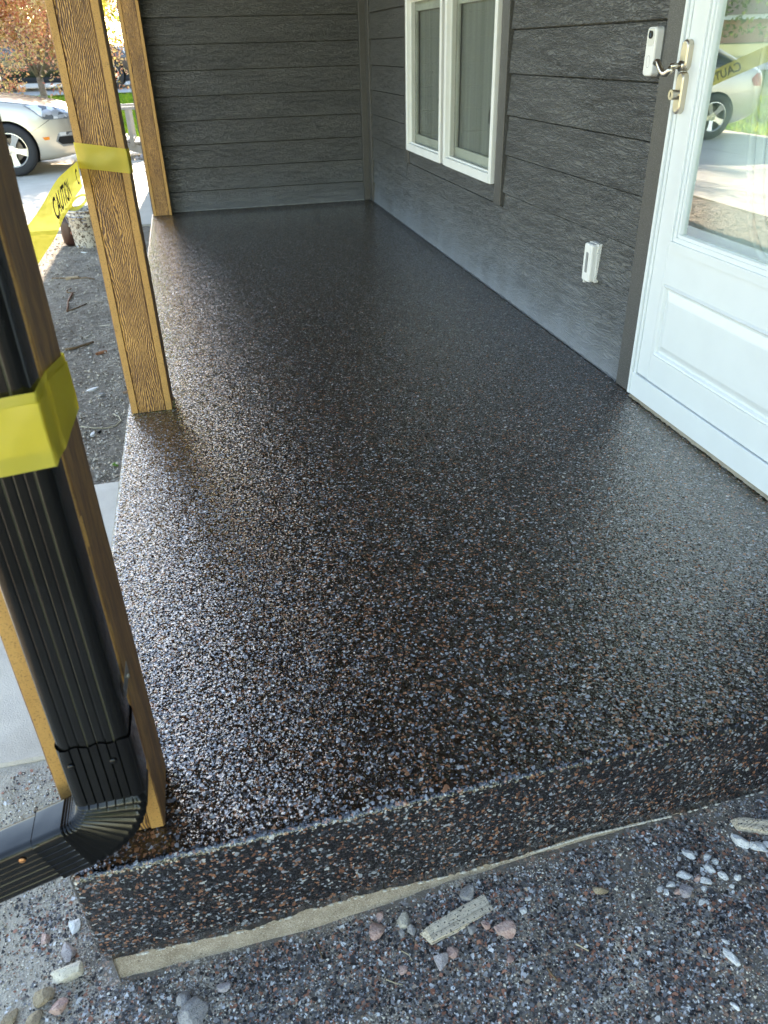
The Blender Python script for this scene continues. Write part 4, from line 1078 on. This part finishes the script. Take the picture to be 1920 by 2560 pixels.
# ------------------------------------------------------------------ small wooden garden bridge
GW = plain('silvered_wood', (.40, .37, .33), .85, bump=.002, bscale=90); gbx, gby, gbz = -.98, 14.35, -.26
br = empty('garden_bridge', (gbx, gby, gbz), 'small weathered wooden footbridge with rail beyond the driveway', 'footbridge')
for i in range(12):
    x = -.75+i*.118; z = .36-.30*((x+.42)/1.0)**2*.8 - .05
    o = box('plank', x, x+.108, -.42, .42, z, z+.028, GW, br, .003); o.rotation_euler = (0, 0, 0)
for sy_ in (-.40, .37):
    bm = bmesh.new(); pv = None
    for k in range(13):
        x = -.76+1.46*k/12; z = .36-.30*((x+.42)/1.0)**2*.8-.055
        cur = [bm.verts.new((x, sy_+d, z+e)) for d, e in ((0, 0), (.03, 0), (.03, -.12), (0, -.12))]
        if pv:
            for j in range(4): bm.faces.new((pv[j], pv[(j+1) % 4], cur[(j+1) % 4], cur[j]))
        pv = cur
    frombm('stringer', bm, GW, br)
for x in (-.55, .13):
    for sy_ in (-.43, .40): box('rail_post', x, x+.065, sy_, sy_+.035, .18, .70, GW, br, .003)
for sy_ in (-.45, .40): box('handrail', -.80, .62, sy_, sy_+.06, .70, .742, GW, br, .004)
# stones round the bridge
rn = random.Random(9); smesh = [rock_mesh(50+i, 1, .8, .6, .3) for i in range(4)]
k = 0
for i in range(18):
    x = rn.uniform(-1.9, .2); y = rn.uniform(15.95, 16.9) if i > 9 else rn.uniform(13.6, 13.9)+.0*i
    if i <= 9: x = rn.uniform(-1.0, -.2); y = rn.uniform(13.75, 13.9)
    s = rn.uniform(.08, .2)
    o = bpy.data.objects.new('border_stone', smesh[i % 4]); C.objects.link(o)
    if not smesh[i % 4].materials: smesh[i % 4].materials.append(RK['purple'])
    o.scale = (s, s, s); o.location = (x, y, -.26+s*.25+(rise(x, y) if y > 15 else 0)); o.rotation_euler = (0, 0, rn.uniform(0, 6)); tag(o, 'rounded border stone at the footbridge beyond the driveway', 'stone', 'border stones at the footbridge')

# ------------------------------------------------------------------ grass blades
def grass_patch(name, n, reg, h, seed, label, mats):
    rn = random.Random(seed); V = []; F = []
    for _ in range(n):
        x, y = reg(rn); z = tz(x, y)-.01; hh = h*rn.uniform(.5, 1.3); a = rn.uniform(0, 6.28); wx, wy = .006*math.cos(a)*(1+y/25), .006*math.sin(a)*(1+y/25); lx, ly = rn.gauss(0, .4)*hh, rn.gauss(0, .4)*hh
        b = len(V); V += [(x-wx, y-wy, z), (x+wx, y+wy, z), (x+lx, y+ly, z+hh)]; F.append((b, b+1, b+2))
    me = bpy.data.meshes.new(name); me.from_pydata(V, [], F); me.update(); me.materials.append(mats)
    o = bpy.data.objects.new(name, me); C.objects.link(o); tag(o, label, 'grass', kind='stuff')
GB = m_leaf('grass_blade', [(.22, .36, .03), (.30, .42, .04), (.14, .30, .03), (.36, .44, .06)], .6)
grass_patch('grass', 24000, lambda rn: (rn.uniform(-5.5, .6), 16.0+6.7*rn.random()), .11, 4, 'sunlit green grass beyond the garden bridge', GB)
grass_patch('grass', 16000, lambda rn: (-6.4-5*rn.random()**1.5, rn.uniform(6, 18)), .09, 5, 'green grass beside the driveway behind the silver car', GB)

# ------------------------------------------------------------------ trees
BARK = m_rock('grey_bark', (.14, .11, .085), (.26, .22, .18), 20)
def tree(name, loc, H, rad, z0, nleaf, lsize, leafm, label, cat, group=None, seed=1, trunk_r=.07, fork=.85, nb=7, clumps=46, share=None):
    o = empty(name, loc, label, cat, group)
    if share:
        for ch in share.children:
            c = ch.copy(); C.objects.link(c); c.parent = o
        return o
    rn = random.Random(seed); bm = tube([(0, 0, -.4), (.01, .01, fork*.5), (.0, 0, fork)], [trunk_r*1.35, trunk_r*1.05, trunk_r], 10)
    tips = []
    for b in range(nb):
        a = 2*math.pi*b/nb+rn.uniform(-.3, .3); el = rn.uniform(.55, 1.25); L = (H-fork)*rn.uniform(.65, .95)
        pts = [Vector((0, 0, fork-.05))]; d = Vector((math.cos(a)*math.cos(el), math.sin(a)*math.cos(el), math.sin(el)))
        for k in range(6):
            pts.append(pts[-1]+d*L/6); d = (d+Vector((rn.gauss(0, .12), rn.gauss(0, .12), rn.gauss(.05, .1)))).normalized()
        tube(pts, [trunk_r*.62*(1-.14*k) for k in range(7)], 6, bm); tips += pts[2:]
        for s in range(4):
            st_ = pts[rn.randint(1, 4)]; dd = Vector((rn.gauss(0, 1), rn.gauss(0, 1), rn.gauss(.3, .7))).normalized(); l2 = L*rn.uniform(.25, .5); q_ = [st_, st_+dd*l2*.5, st_+dd*l2+Vector((0, 0, .05*l2))]
            tube(q_, [trunk_r*.22, trunk_r*.15, trunk_r*.07], 5, bm); tips += q_[1:]
    frombm('trunk', bm, BARK, o, True)
    V = []; F = []; cl = []
    for i in range(clumps):
        while True:
            p = Vector((rn.uniform(-1, 1), rn.uniform(-1, 1), rn.uniform(-1, 1)))
            if .25 < p.length < 1: break
        c = Vector((p.x*rad, p.y*rad, (z0+H)/2+p.z*(H-z0)/2)); cl.append((c, rad*rn.uniform(.16, .34)))
    for t_ in tips: cl.append((t_, rad*rn.uniform(.10, .22)))
    for i in range(nleaf):
        c, cr_ = cl[rn.randrange(len(cl))]; p = c+Vector((rn.gauss(0, 1), rn.gauss(0, 1), rn.gauss(0, .8)))*cr_*.62
        if p.z < z0: p.z = z0+rn.uniform(0, .3)
        if name == 'crabapple_tree' and p.z < 1.05 and abs(p.x) < .30: continue
        u = Vector((rn.gauss(0, 1), rn.gauss(0, 1), rn.gauss(0, 1))).normalized(); v = u.orthogonal().normalized(); s = lsize*rn.uniform(.6, 1.3)
        b = len(V); V += [p-u*s*.5, p+v*s*.3, p+u*s*.5, p-v*s*.3]; F.append((b, b+1, b+2, b+3))
    me = bpy.data.meshes.new('crown'); me.from_pydata([tuple(q) for q in V], [], F); me.update(); link('crown', me, leafm, o)
    return o
COP = m_leaf('copper_leaf', [(.62, .28, .17), (.72, .45, .22), (.52, .20, .15), (.75, .58, .30), (.66, .40, .30), (.50, .38, .14)], .55)
YG = m_leaf('yellowgreen_leaf', [(.38, .40, .06), (.30, .36, .05), (.45, .44, .10), (.24, .32, .06)], .55)
DG = m_leaf('green_leaf_mass', [(.10, .18, .04), (.14, .22, .05), (.07, .14, .03), (.20, .26, .06)], .4)
tree('crabapple_tree', (-2.62, 18.4, -.02), 4.4, 2.05, .55, 36000, .066, COP, 'copper leaved crabapple tree behind the silver car', 'tree', seed=5, trunk_r=.062, fork=.86)
t1 = tree('leafy_tree', (-1.2, 33, .7), 9, 4.0, .6, 14000, .20, YG, 'yellow green tree seen between the two farther posts', 'tree', 'trees beyond the street', 8, .2, 2.2)
t2 = tree('leafy_tree', (-7.5, 36, .7), 9, 4.2, .6, 13000, .20, DG, 'dark green tree far behind the crabapple', 'tree', 'trees beyond the street', 9, .2, 2.0)
for i, (x, y, s, src, lb) in enumerate(((-4.2, 39, 1.0, t1, 'yellow green tree between the dark one and the street gap'), (2.5, 38, 1.1, t2, 'green tree hidden mostly by the farthest post'), (-13, 40, 1.2, t1, 'yellow green tree at the far left beyond the street'),
        (-19, 36, 1.1, t2, 'dark green tree left of the far yellow one'), (-52, 26, 1.0, t2, 'dark green tree at the left of the brick house'), (-20, 74, 1.3, t1, 'yellow green tree right of the brick house'), (-44, 12, 1.2, t1, 'yellow green tree across the front street'),
        (-40, -6, 1.1, t2, 'dark green tree across the street to the left'), (-9, -15, 1.2, t1, 'unseen yellow green tree placed behind the camera to block low sky'), (2, -16, 1.2, t2, 'unseen dark green tree placed behind the camera to block low sky'))):  # last two are unseen, set close behind the camera to darken the porch
    o = tree('leafy_tree', (x, y, tz(x, y)), 9, 4, 1, 0, .2, None, lb, 'tree', 'trees beyond the street', share=src); o.scale = (s, s, s); o.rotation_euler = (0, 0, i*1.7)

# ------------------------------------------------------------------ brick house seen in the door glass
BR = NT('red_brick'); _p = BR.pos(); _x, _y, _z = BR.xyz(_p)
_c = BR.n('ShaderNodeTexBrick', {'Vector': BR.comb(BR.ma('ADD', _x, _y), _z, 0.0), 'Color1': (.50, .23, .13, 1), 'Color2': (.56, .28, .17, 1), 'Mortar': (.6, .5, .4, 1), 'Scale': 1.0, 'Mortar Size': .008, 'Brick Width': .24, 'Row Height': .09}).outputs[0]
BR = BR.P(Base_Color=_c, Roughness=.9)
bh = empty('brick_house', (-40, 56, 1.0), 'long low red brick house with white eaves across the street', 'house'); bh.rotation_euler = (0, 0, R(35))
bm = boxbm(-14, 14, 0, 8, -1, 1.25); frombm('wall', bm, BR, bh)
bm = boxbm(-14.5, 14.5, -.5, 8.5, 1.25, 1.55); frombm('fascia', bm, WHITE, bh)
bm = bmesh.new(); vv = [bm.verts.new(p) for p in ((-14.6, -.6, 1.56), (14.6, -.6, 1.56), (14.6, 8.6, 1.56), (-14.6, 8.6, 1.56), (-14.6, 4, 3.8), (14.6, 4, 3.8))]
for f in ((0, 1, 5, 4), (2, 3, 4, 5), (0, 4, 3), (1, 2, 5), (3, 2, 1, 0)): bm.faces.new([vv[i] for i in f])
frombm('roof', bm, plain('brown_shingle', (.16, .11, .08), .9), bh)
for x in (-11, 9):
    f = box('window', x, x+1.8, -.05, .0, .2, 1.1, WHITE, bh, .01); box('pane', x+.1, x+1.7, -.07, -.052, .3, 1.0, BLK, f)

# ------------------------------------------------------------------ cars
TYRE = plain('tyre_rubber', (.028, .029, .031), .75, bump=.0015, bscale=80); RIM = plain('alloy_rim', (.62, .61, .58), .25, .9, var=.04)
DKM = plain('wheel_well', (.012, .012, .012), .9); CHR = plain('chrome', (.8, .8, .8), .08, 1.0); BRK = plain('brake_disc', (.18, .15, .12), .5, .7)
LENS = NT('painted_facet_lens'); _v = LENS.ramp(LENS.xyz(LENS.vor(LENS.pos(), 15, 1))[0], [(0, (.16, .17, .18)), (.3, (.5, .52, .54)), (.6, (.85, .86, .86))], 'CONSTANT'); LENS = LENS.P(Base_Color=_v, Roughness=.12, Metallic=.25, Coat_Weight=1.0)  # reflector facet glints painted into the lens colour as bright and dark cells
CGL = plain('tinted_car_glass', (.015, .018, .02), .05); AMB = plain('amber_lens', (.85, .24, .02), .25, var=.04); REDL = plain('red_lens', (.5, .01, .01), .15)
WPX = [.93, .90, .82, .70, .50, .25, 0, -.6, -1.4, -2.2, -2.9, -3.3, -3.5, -3.60, -3.64]
WPW = [.48, .62, .735, .815, .865, .893, .90, .90, .90, .90, .895, .86, .80, .72, .66]
ZTX = [.93, .85, .6, .3, 0, -.4, -.62, -3.0, -3.3, -3.55, -3.64]; ZTZ = [.70, .80, .88, .94, .985, 1.03, 1.05, 1.08, 1.07, 1.03, .96]
ZBX = [.93, .7, .45, .2, -3.1, -3.4, -3.64]; ZBZ = [.25, .20, .165, .16, .20, .26, .36]
def make_car(name, loc, paint, label, tall=1.0, rot=0, colour='silver'):
    root = empty(name, loc, label, 'car'); root.rotation_euler = (0, 0, rot)
    rings = []
    XSn = sorted(set(WPX+[.78, .6, .4, -.3, -1.0, -1.8, -2.6, -3.1]), reverse=True)
    for X in XSn:
        wd = lerp(X, WPX[::-1], WPW[::-1]); zt = lerp(X, ZTX[::-1], ZTZ[::-1]); zb = lerp(X, ZBX[::-1], ZBZ[::-1])
        H_ = zt-zb
        half = [(0, zb), (wd*.6, zb), (wd-.10, zb+.005), (wd-.035, zb+.05), (wd-.005, zb+.20), (wd, zb+H_*.48), (wd-.012, zb+H_*.70), (wd-.035, zt-.115), (wd-.075, zt-.055), (wd-.17, zt-.022), (wd*.45, zt-.002), (0, zt)]
        rings.append([(X, -y, z) for y, z in half]+[(X, y, z) for y, z in half[-2:0:-1]])
    bm = bmesh.new(); RR = [[bm.verts.new(p) for p in r] for r in rings]; n = len(RR[0])
    for A, B in zip(RR, RR[1:]):
        for k in range(n): bm.faces.new((A[k], A[(k+1) % n], B[(k+1) % n], B[k]))
    for rr_, fl in ((RR[0], 0), (RR[-1], 1)):
        m_ = len(rr_)//2
        for k in range(m_):      # quads bridging left to right across the end caps
            a, b = rr_[k], rr_[k+1]; c, d = rr_[(n-k-1) % n], rr_[(n-k) % n]
            vs_ = [];  [vs_.append(v) for v in (a, b, c, d) if v not in vs_]
            if len(vs_) > 2: bm.faces.new(vs_)
    bmesh.ops.recalc_face_normals(bm, faces=bm.faces)
    o = frombm('body', bm, paint, root)
    sub = o.modifiers.new('s', 'SUBSURF'); sub.levels = sub.render_levels = 2
    cutters = []
    for X in (0, -2.69):
        for s in (-1, 1):
            b2 = lathe([(.001, -.16), (.365, -.16), (.365, .2), (.001, .2)], 40, 'Y'); bmesh.ops.remove_doubles(b2, verts=b2.verts, dist=.003); bmesh.ops.recalc_face_normals(b2, faces=b2.faces)
            bmesh.ops.translate(b2, verts=b2.verts, vec=(X, s*.85, .335)); co = frombm('cut', b2, DKM); co.parent = root; cutters.append(co)
            md = o.modifiers.new('b', 'BOOLEAN'); md.object = co; md.operation = 'DIFFERENCE'; md.solver = 'EXACT'
    bpy.context.view_layer.update(); dg = bpy.context.evaluated_depsgraph_get()
    me = bpy.data.meshes.new_from_object(o.evaluated_get(dg)); o.modifiers.clear(); o.data = me; smooth(me)
    me.materials.clear(); me.materials.append(paint); me.materials.append(DKM)
    for p in me.polygons:
        c = p.center; p.material_index = 0
        for X in (0, -2.69):
            d = math.hypot(c.x-X, c.z-.335); 
            if (d < .362 and abs(c.y) < .885 and abs(c.y) > .65): p.material_index = 1
            rad = Vector((c.x-X, 0, c.z-.335)).normalized()
            if abs(d-.365) < .012 and p.normal.dot(-rad) > .7 and abs(c.y) < .892: p.material_index = 1
    try: me.set_sharp_from_angle(angle=R(35))
    except Exception: pass
    for c in cutters: bpy.data.objects.remove(c)
    bmt = bmesh.new(); bmt.from_mesh(me); bvh = BVHTree.FromBMesh(bmt); bmt.free()
    def patch(nm, poly, mat, off=.004, side_=-1, cuts=3, plane='side', parent=root):
        b = bmesh.new(); vs_ = [b.verts.new((p[0], 0, p[1])) for p in poly]; b.faces.new(vs_); bmesh.ops.triangulate(b, faces=b.faces)
        bmesh.ops.subdivide_edges(b, edges=b.edges, cuts=cuts, use_grid_fill=True); bmesh.ops.triangulate(b, faces=b.faces)
        for v in b.verts:
            if plane == 'side': org, d = Vector((v.co.x, side_*3, v.co.z)), Vector((0, -side_, 0))
            else: org, d = Vector((side_*6, v.co.x, v.co.z)), Vector((-side_, 0, 0))
            h_, n_, i_, _d = bvh.ray_cast(org, d)
            if h_ is not None: v.co = h_+n_.normalized()*off
            elif plane == 'side': v.co = Vector((v.co.x, side_*.5, v.co.z))
            else: v.co = Vector((side_*.9 if side_ > 0 else -3.6, v.co.x, v.co.z))
        return frombm(nm, b, mat, parent, True)
    for s in (-1, 1):
        HL = [(.27, .872), (.38, .80), (.50, .694), (.60, .688), (.86, .69), (.875, .76), (.80, .80), (.60, .845), (.40, .876)]
        if s == -1:
            hb = patch('headlight', HL, DPLAS, .003, s, 3); 
            patch('lens', [(.30, .866), (.40, .80), (.51, .702), (.60, .697), (.85, .70), (.862, .755), (.79, .793), (.60, .837), (.42, .867)], LENS, .008, s, 3, parent=hb)
            patch('lamp_bowl', [(.50, .80), (.53, .755), (.58, .74), (.62, .75), (.62, .79), (.56, .815)], plain('lamp_chrome', (.75, .76, .78), .25, .6), .010, s, 2, parent=hb)
        else: patch('headlight', HL, LENS, .004, s, 2)
        patch('side_marker', [(.435, .478), (.530, .482), (.525, .444), (.463, .440)], AMB, .005, s, 1)
        fb = patch('fog_lamp', [(.60, .42), (.645, .51), (.70, .53), (.86, .53), (.88, .40), (.80, .355), (.68, .345)], DPLAS, .003, s, 2)
        patch('trim_strip', [(.645, .475), (.66, .525), (.72, .53), (.86, .53), (.86, .485), (.70, .485)], LENS, .007, s, 2, parent=fb)
        patch('grille_recess', [(.625, .42), (.655, .475), (.86, .475), (.87, .41), (.80, .375), (.67, .38)], DKM, .007, s, 2, parent=fb)
        patch('body_seam', [(.315, .545), (.319, .549), (.572, .692), (.576, .686)], DKM, .001, s, 3)
        patch('bonnet_seam', [(-.5, .968), (-.5, .973), (0, .928), (.30, .888), (.44, .860), (.44, .855), (.30, .882), (0, .922)], DKM, .001, s, 3)
        patch('tail_light', [(-3.62, .95), (-3.40, .93), (-3.30, .86), (-3.36, .76), (-3.62, .74)], REDL, .004, s, 2)
        patch('door_seam', [(-.55, .30), (-.545, .30), (-.56, .98), (-.567, .98)], DKM, .001, s, 3); patch('door_seam', [(-1.55, .30), (-1.545, .30), (-1.56, 1.0), (-1.567, 1.0)], DKM, .001, s, 3)
        patch('door_handle', [(-1.40, .86), (-1.22, .86), (-1.22, .89), (-1.40, .89)], paint, .018, s, 1); patch('door_handle', [(-2.35, .88), (-2.17, .88), (-2.17, .91), (-2.35, .91)], paint, .018, s, 1)
    gr = patch('grille', [(-.42, .40), (.42, .40), (.50, .60), (.40, .68), (-.40, .68), (-.50, .60)], DPLAS, .004, 1, 3, 'front')
    patch('number_plate', [(-.155, .42), (.155, .42), (.155, .50), (-.155, .50)], WHITE, .012, 1, 1, 'front')
    patch('number_plate', [(-.155, .70), (.155, .70), (.155, .78), (-.155, .78)], WHITE, .012, -1, 1, 'front')
    # greenhouse: glass core with painted roof and pillars
    st_ = [(-.50, 1.035, 1.04), (-.9, 1.03, 1.25), (-1.28, 1.03, 1.40), (-1.8, 1.04, 1.45), (-2.3, 1.05, 1.42), (-2.7, 1.06, 1.30), (-3.12, 1.06, 1.075)]
    def gring(X, z0, z1, k=0):
        t = (z1-1.04)/.41; wb = .80-.04*(X < -2.6); wt = wb-.20*max(t, .02)-.02
        return [(X, -wb-k, z0-.04), (X, -wb-k, z0+.02*0), (X, -wt-k, z1-.03*t), (X, -wt+.10, z1+k), (X, 0, z1+.012+k), (X, wt-.10, z1+k), (X, wt+k, z1-.03*t), (X, wb+k, z0), (X, wb+k, z0-.04)]
    bm = loft([gring(*s) for s in st_]); frombm('windows', bm, CGL, root, True)
    bm = bmesh.new(); rr_ = []
    for X, z0, z1 in [(-1.18, 1.03, 1.375)]+st_[2:5]+[(-2.5, 1.06, 1.365)]: rr_.append([bm.verts.new((p[0], p[1], p[2]+.008)) for p in gring(X, z0, z1, .006)[2:7]])
    for A, B in zip(rr_, rr_[1:]):
        for k in range(4): bm.faces.new((A[k], A[k+1], B[k+1], B[k]))
    frombm('roof', bm, paint, root, True)
    for s in (-1, 1):
        for pa in ([(-.52, s*.80, 1.03), (-.9, s*.70, 1.235), (-1.25, s*.61, 1.385)], [(-1.56, s*.815, 1.03), (-1.60, s*.60, 1.43)], [(-3.10, s*.76, 1.07), (-2.7, s*.66, 1.275), (-2.42, s*.59, 1.39)]):
            frombm('pillar', tube(pa, .030, 8), paint, root, True)
        bm = bmesh.new(); bmesh.ops.create_icosphere(bm, subdivisions=2, radius=1, matrix=Matrix.Translation((-.75, s*1.0, 1.08)) @ Matrix.Diagonal((.07, .11, .07, 1))); frombm('wing_mirror', bm, paint, root, True)
    for X in (0, -2.69):
        for s in (-1, 1):
            wh = empty('wheel', (X, s*.795, .335), parent=root)
            pr = [(.215, -.10), (.235, -.108), (.29, -.112), (.320, -.098), (.331, -.070), (.335, 0), (.331, .070), (.320, .098), (.29, .112), (.235, .108), (.215, .10), (.205, 0)]
            frombm('tyre', lathe(pr, 48, 'Y', close=True), TYRE, wh, True)
            f = s
            bm = lathe([(.217, f*.098), (.219, f*.108), (.210, f*.109), (.200, f*.098), (.196, f*.03), (.196, -f*.09), (.214, -f*.095)], 48, 'Y')
            for k in range(5):
                a = 2*math.pi*k/5+R(62); 
                pts_ = [(.035, -.040), (.10, -.032), (.200, -.048), (.200, .048), (.10, .032), (.035, .040)]
                q1 = [bm.verts.new((r_*math.cos(a)-t_*math.sin(a), f*(.072+.028*(r_/.2)), r_*math.sin(a)+t_*math.cos(a))) for r_, t_ in pts_]
                q0 = [bm.verts.new((r_*math.cos(a)-t_*1.1*math.sin(a), f*(.045+.02*(r_/.2)), r_*math.sin(a)+t_*1.1*math.cos(a))) for r_, t_ in pts_]
                bm.faces.new(q1)
                for j in range(6): bm.faces.new((q1[j], q1[(j+1) % 6], q0[(j+1) % 6], q0[j]))
            b3 = lathe([(.001, f*.083), (.055, f*.081), (.062, f*.05)], 24, 'Y', bm)
            bmesh.ops.recalc_face_normals(bm, faces=bm.faces); frombm('rim', bm, RIM, wh)
            bm = bmesh.new()
            for k in range(5):
                a = 2*math.pi*k/5+R(62); tube([(.042*math.cos(a), f*.078, .042*math.sin(a)), (.042*math.cos(a), f*.088, .042*math.sin(a))], .010, 8, bm)
            frombm('wheel_nuts', bm, plain('nut_chrome', (.5, .5, .5), .2, 1) if False else CHR, wh)
            frombm('brake_disc', lathe([(.001, f*.03), (.150, f*.03), (.150, f*.015), (.001, f*.015)], 32, 'Y'), BRK, wh)
            frombm('hub_back', lathe([(.001, -f*.02), (.2, -f*.02)], 24, 'Y'), DKM, wh)
    return root
PSIL = NT('champagne_metallic'); PSIL = PSIL.P(Base_Color=(.62, .57, .475), Metallic=.5, Roughness=.32, Coat_Weight=1.0, Coat_Roughness=.03)
PBLK = NT('black_car_paint'); PBLK = PBLK.P(Base_Color=(.012, .013, .016), Metallic=.1, Roughness=.25, Coat_Weight=1.0, Coat_Roughness=.03)
make_car('parked_car', (-2.36, 13.40, -.26), PSIL, 'silver champagne sedan parked nose right on the driveway')
c2 = make_car('parked_car', (-1.65, 24.6, .39), PBLK, 'black car on the street behind the crabapple tree'); c2.scale = (1.06, 1.06, 1.06)
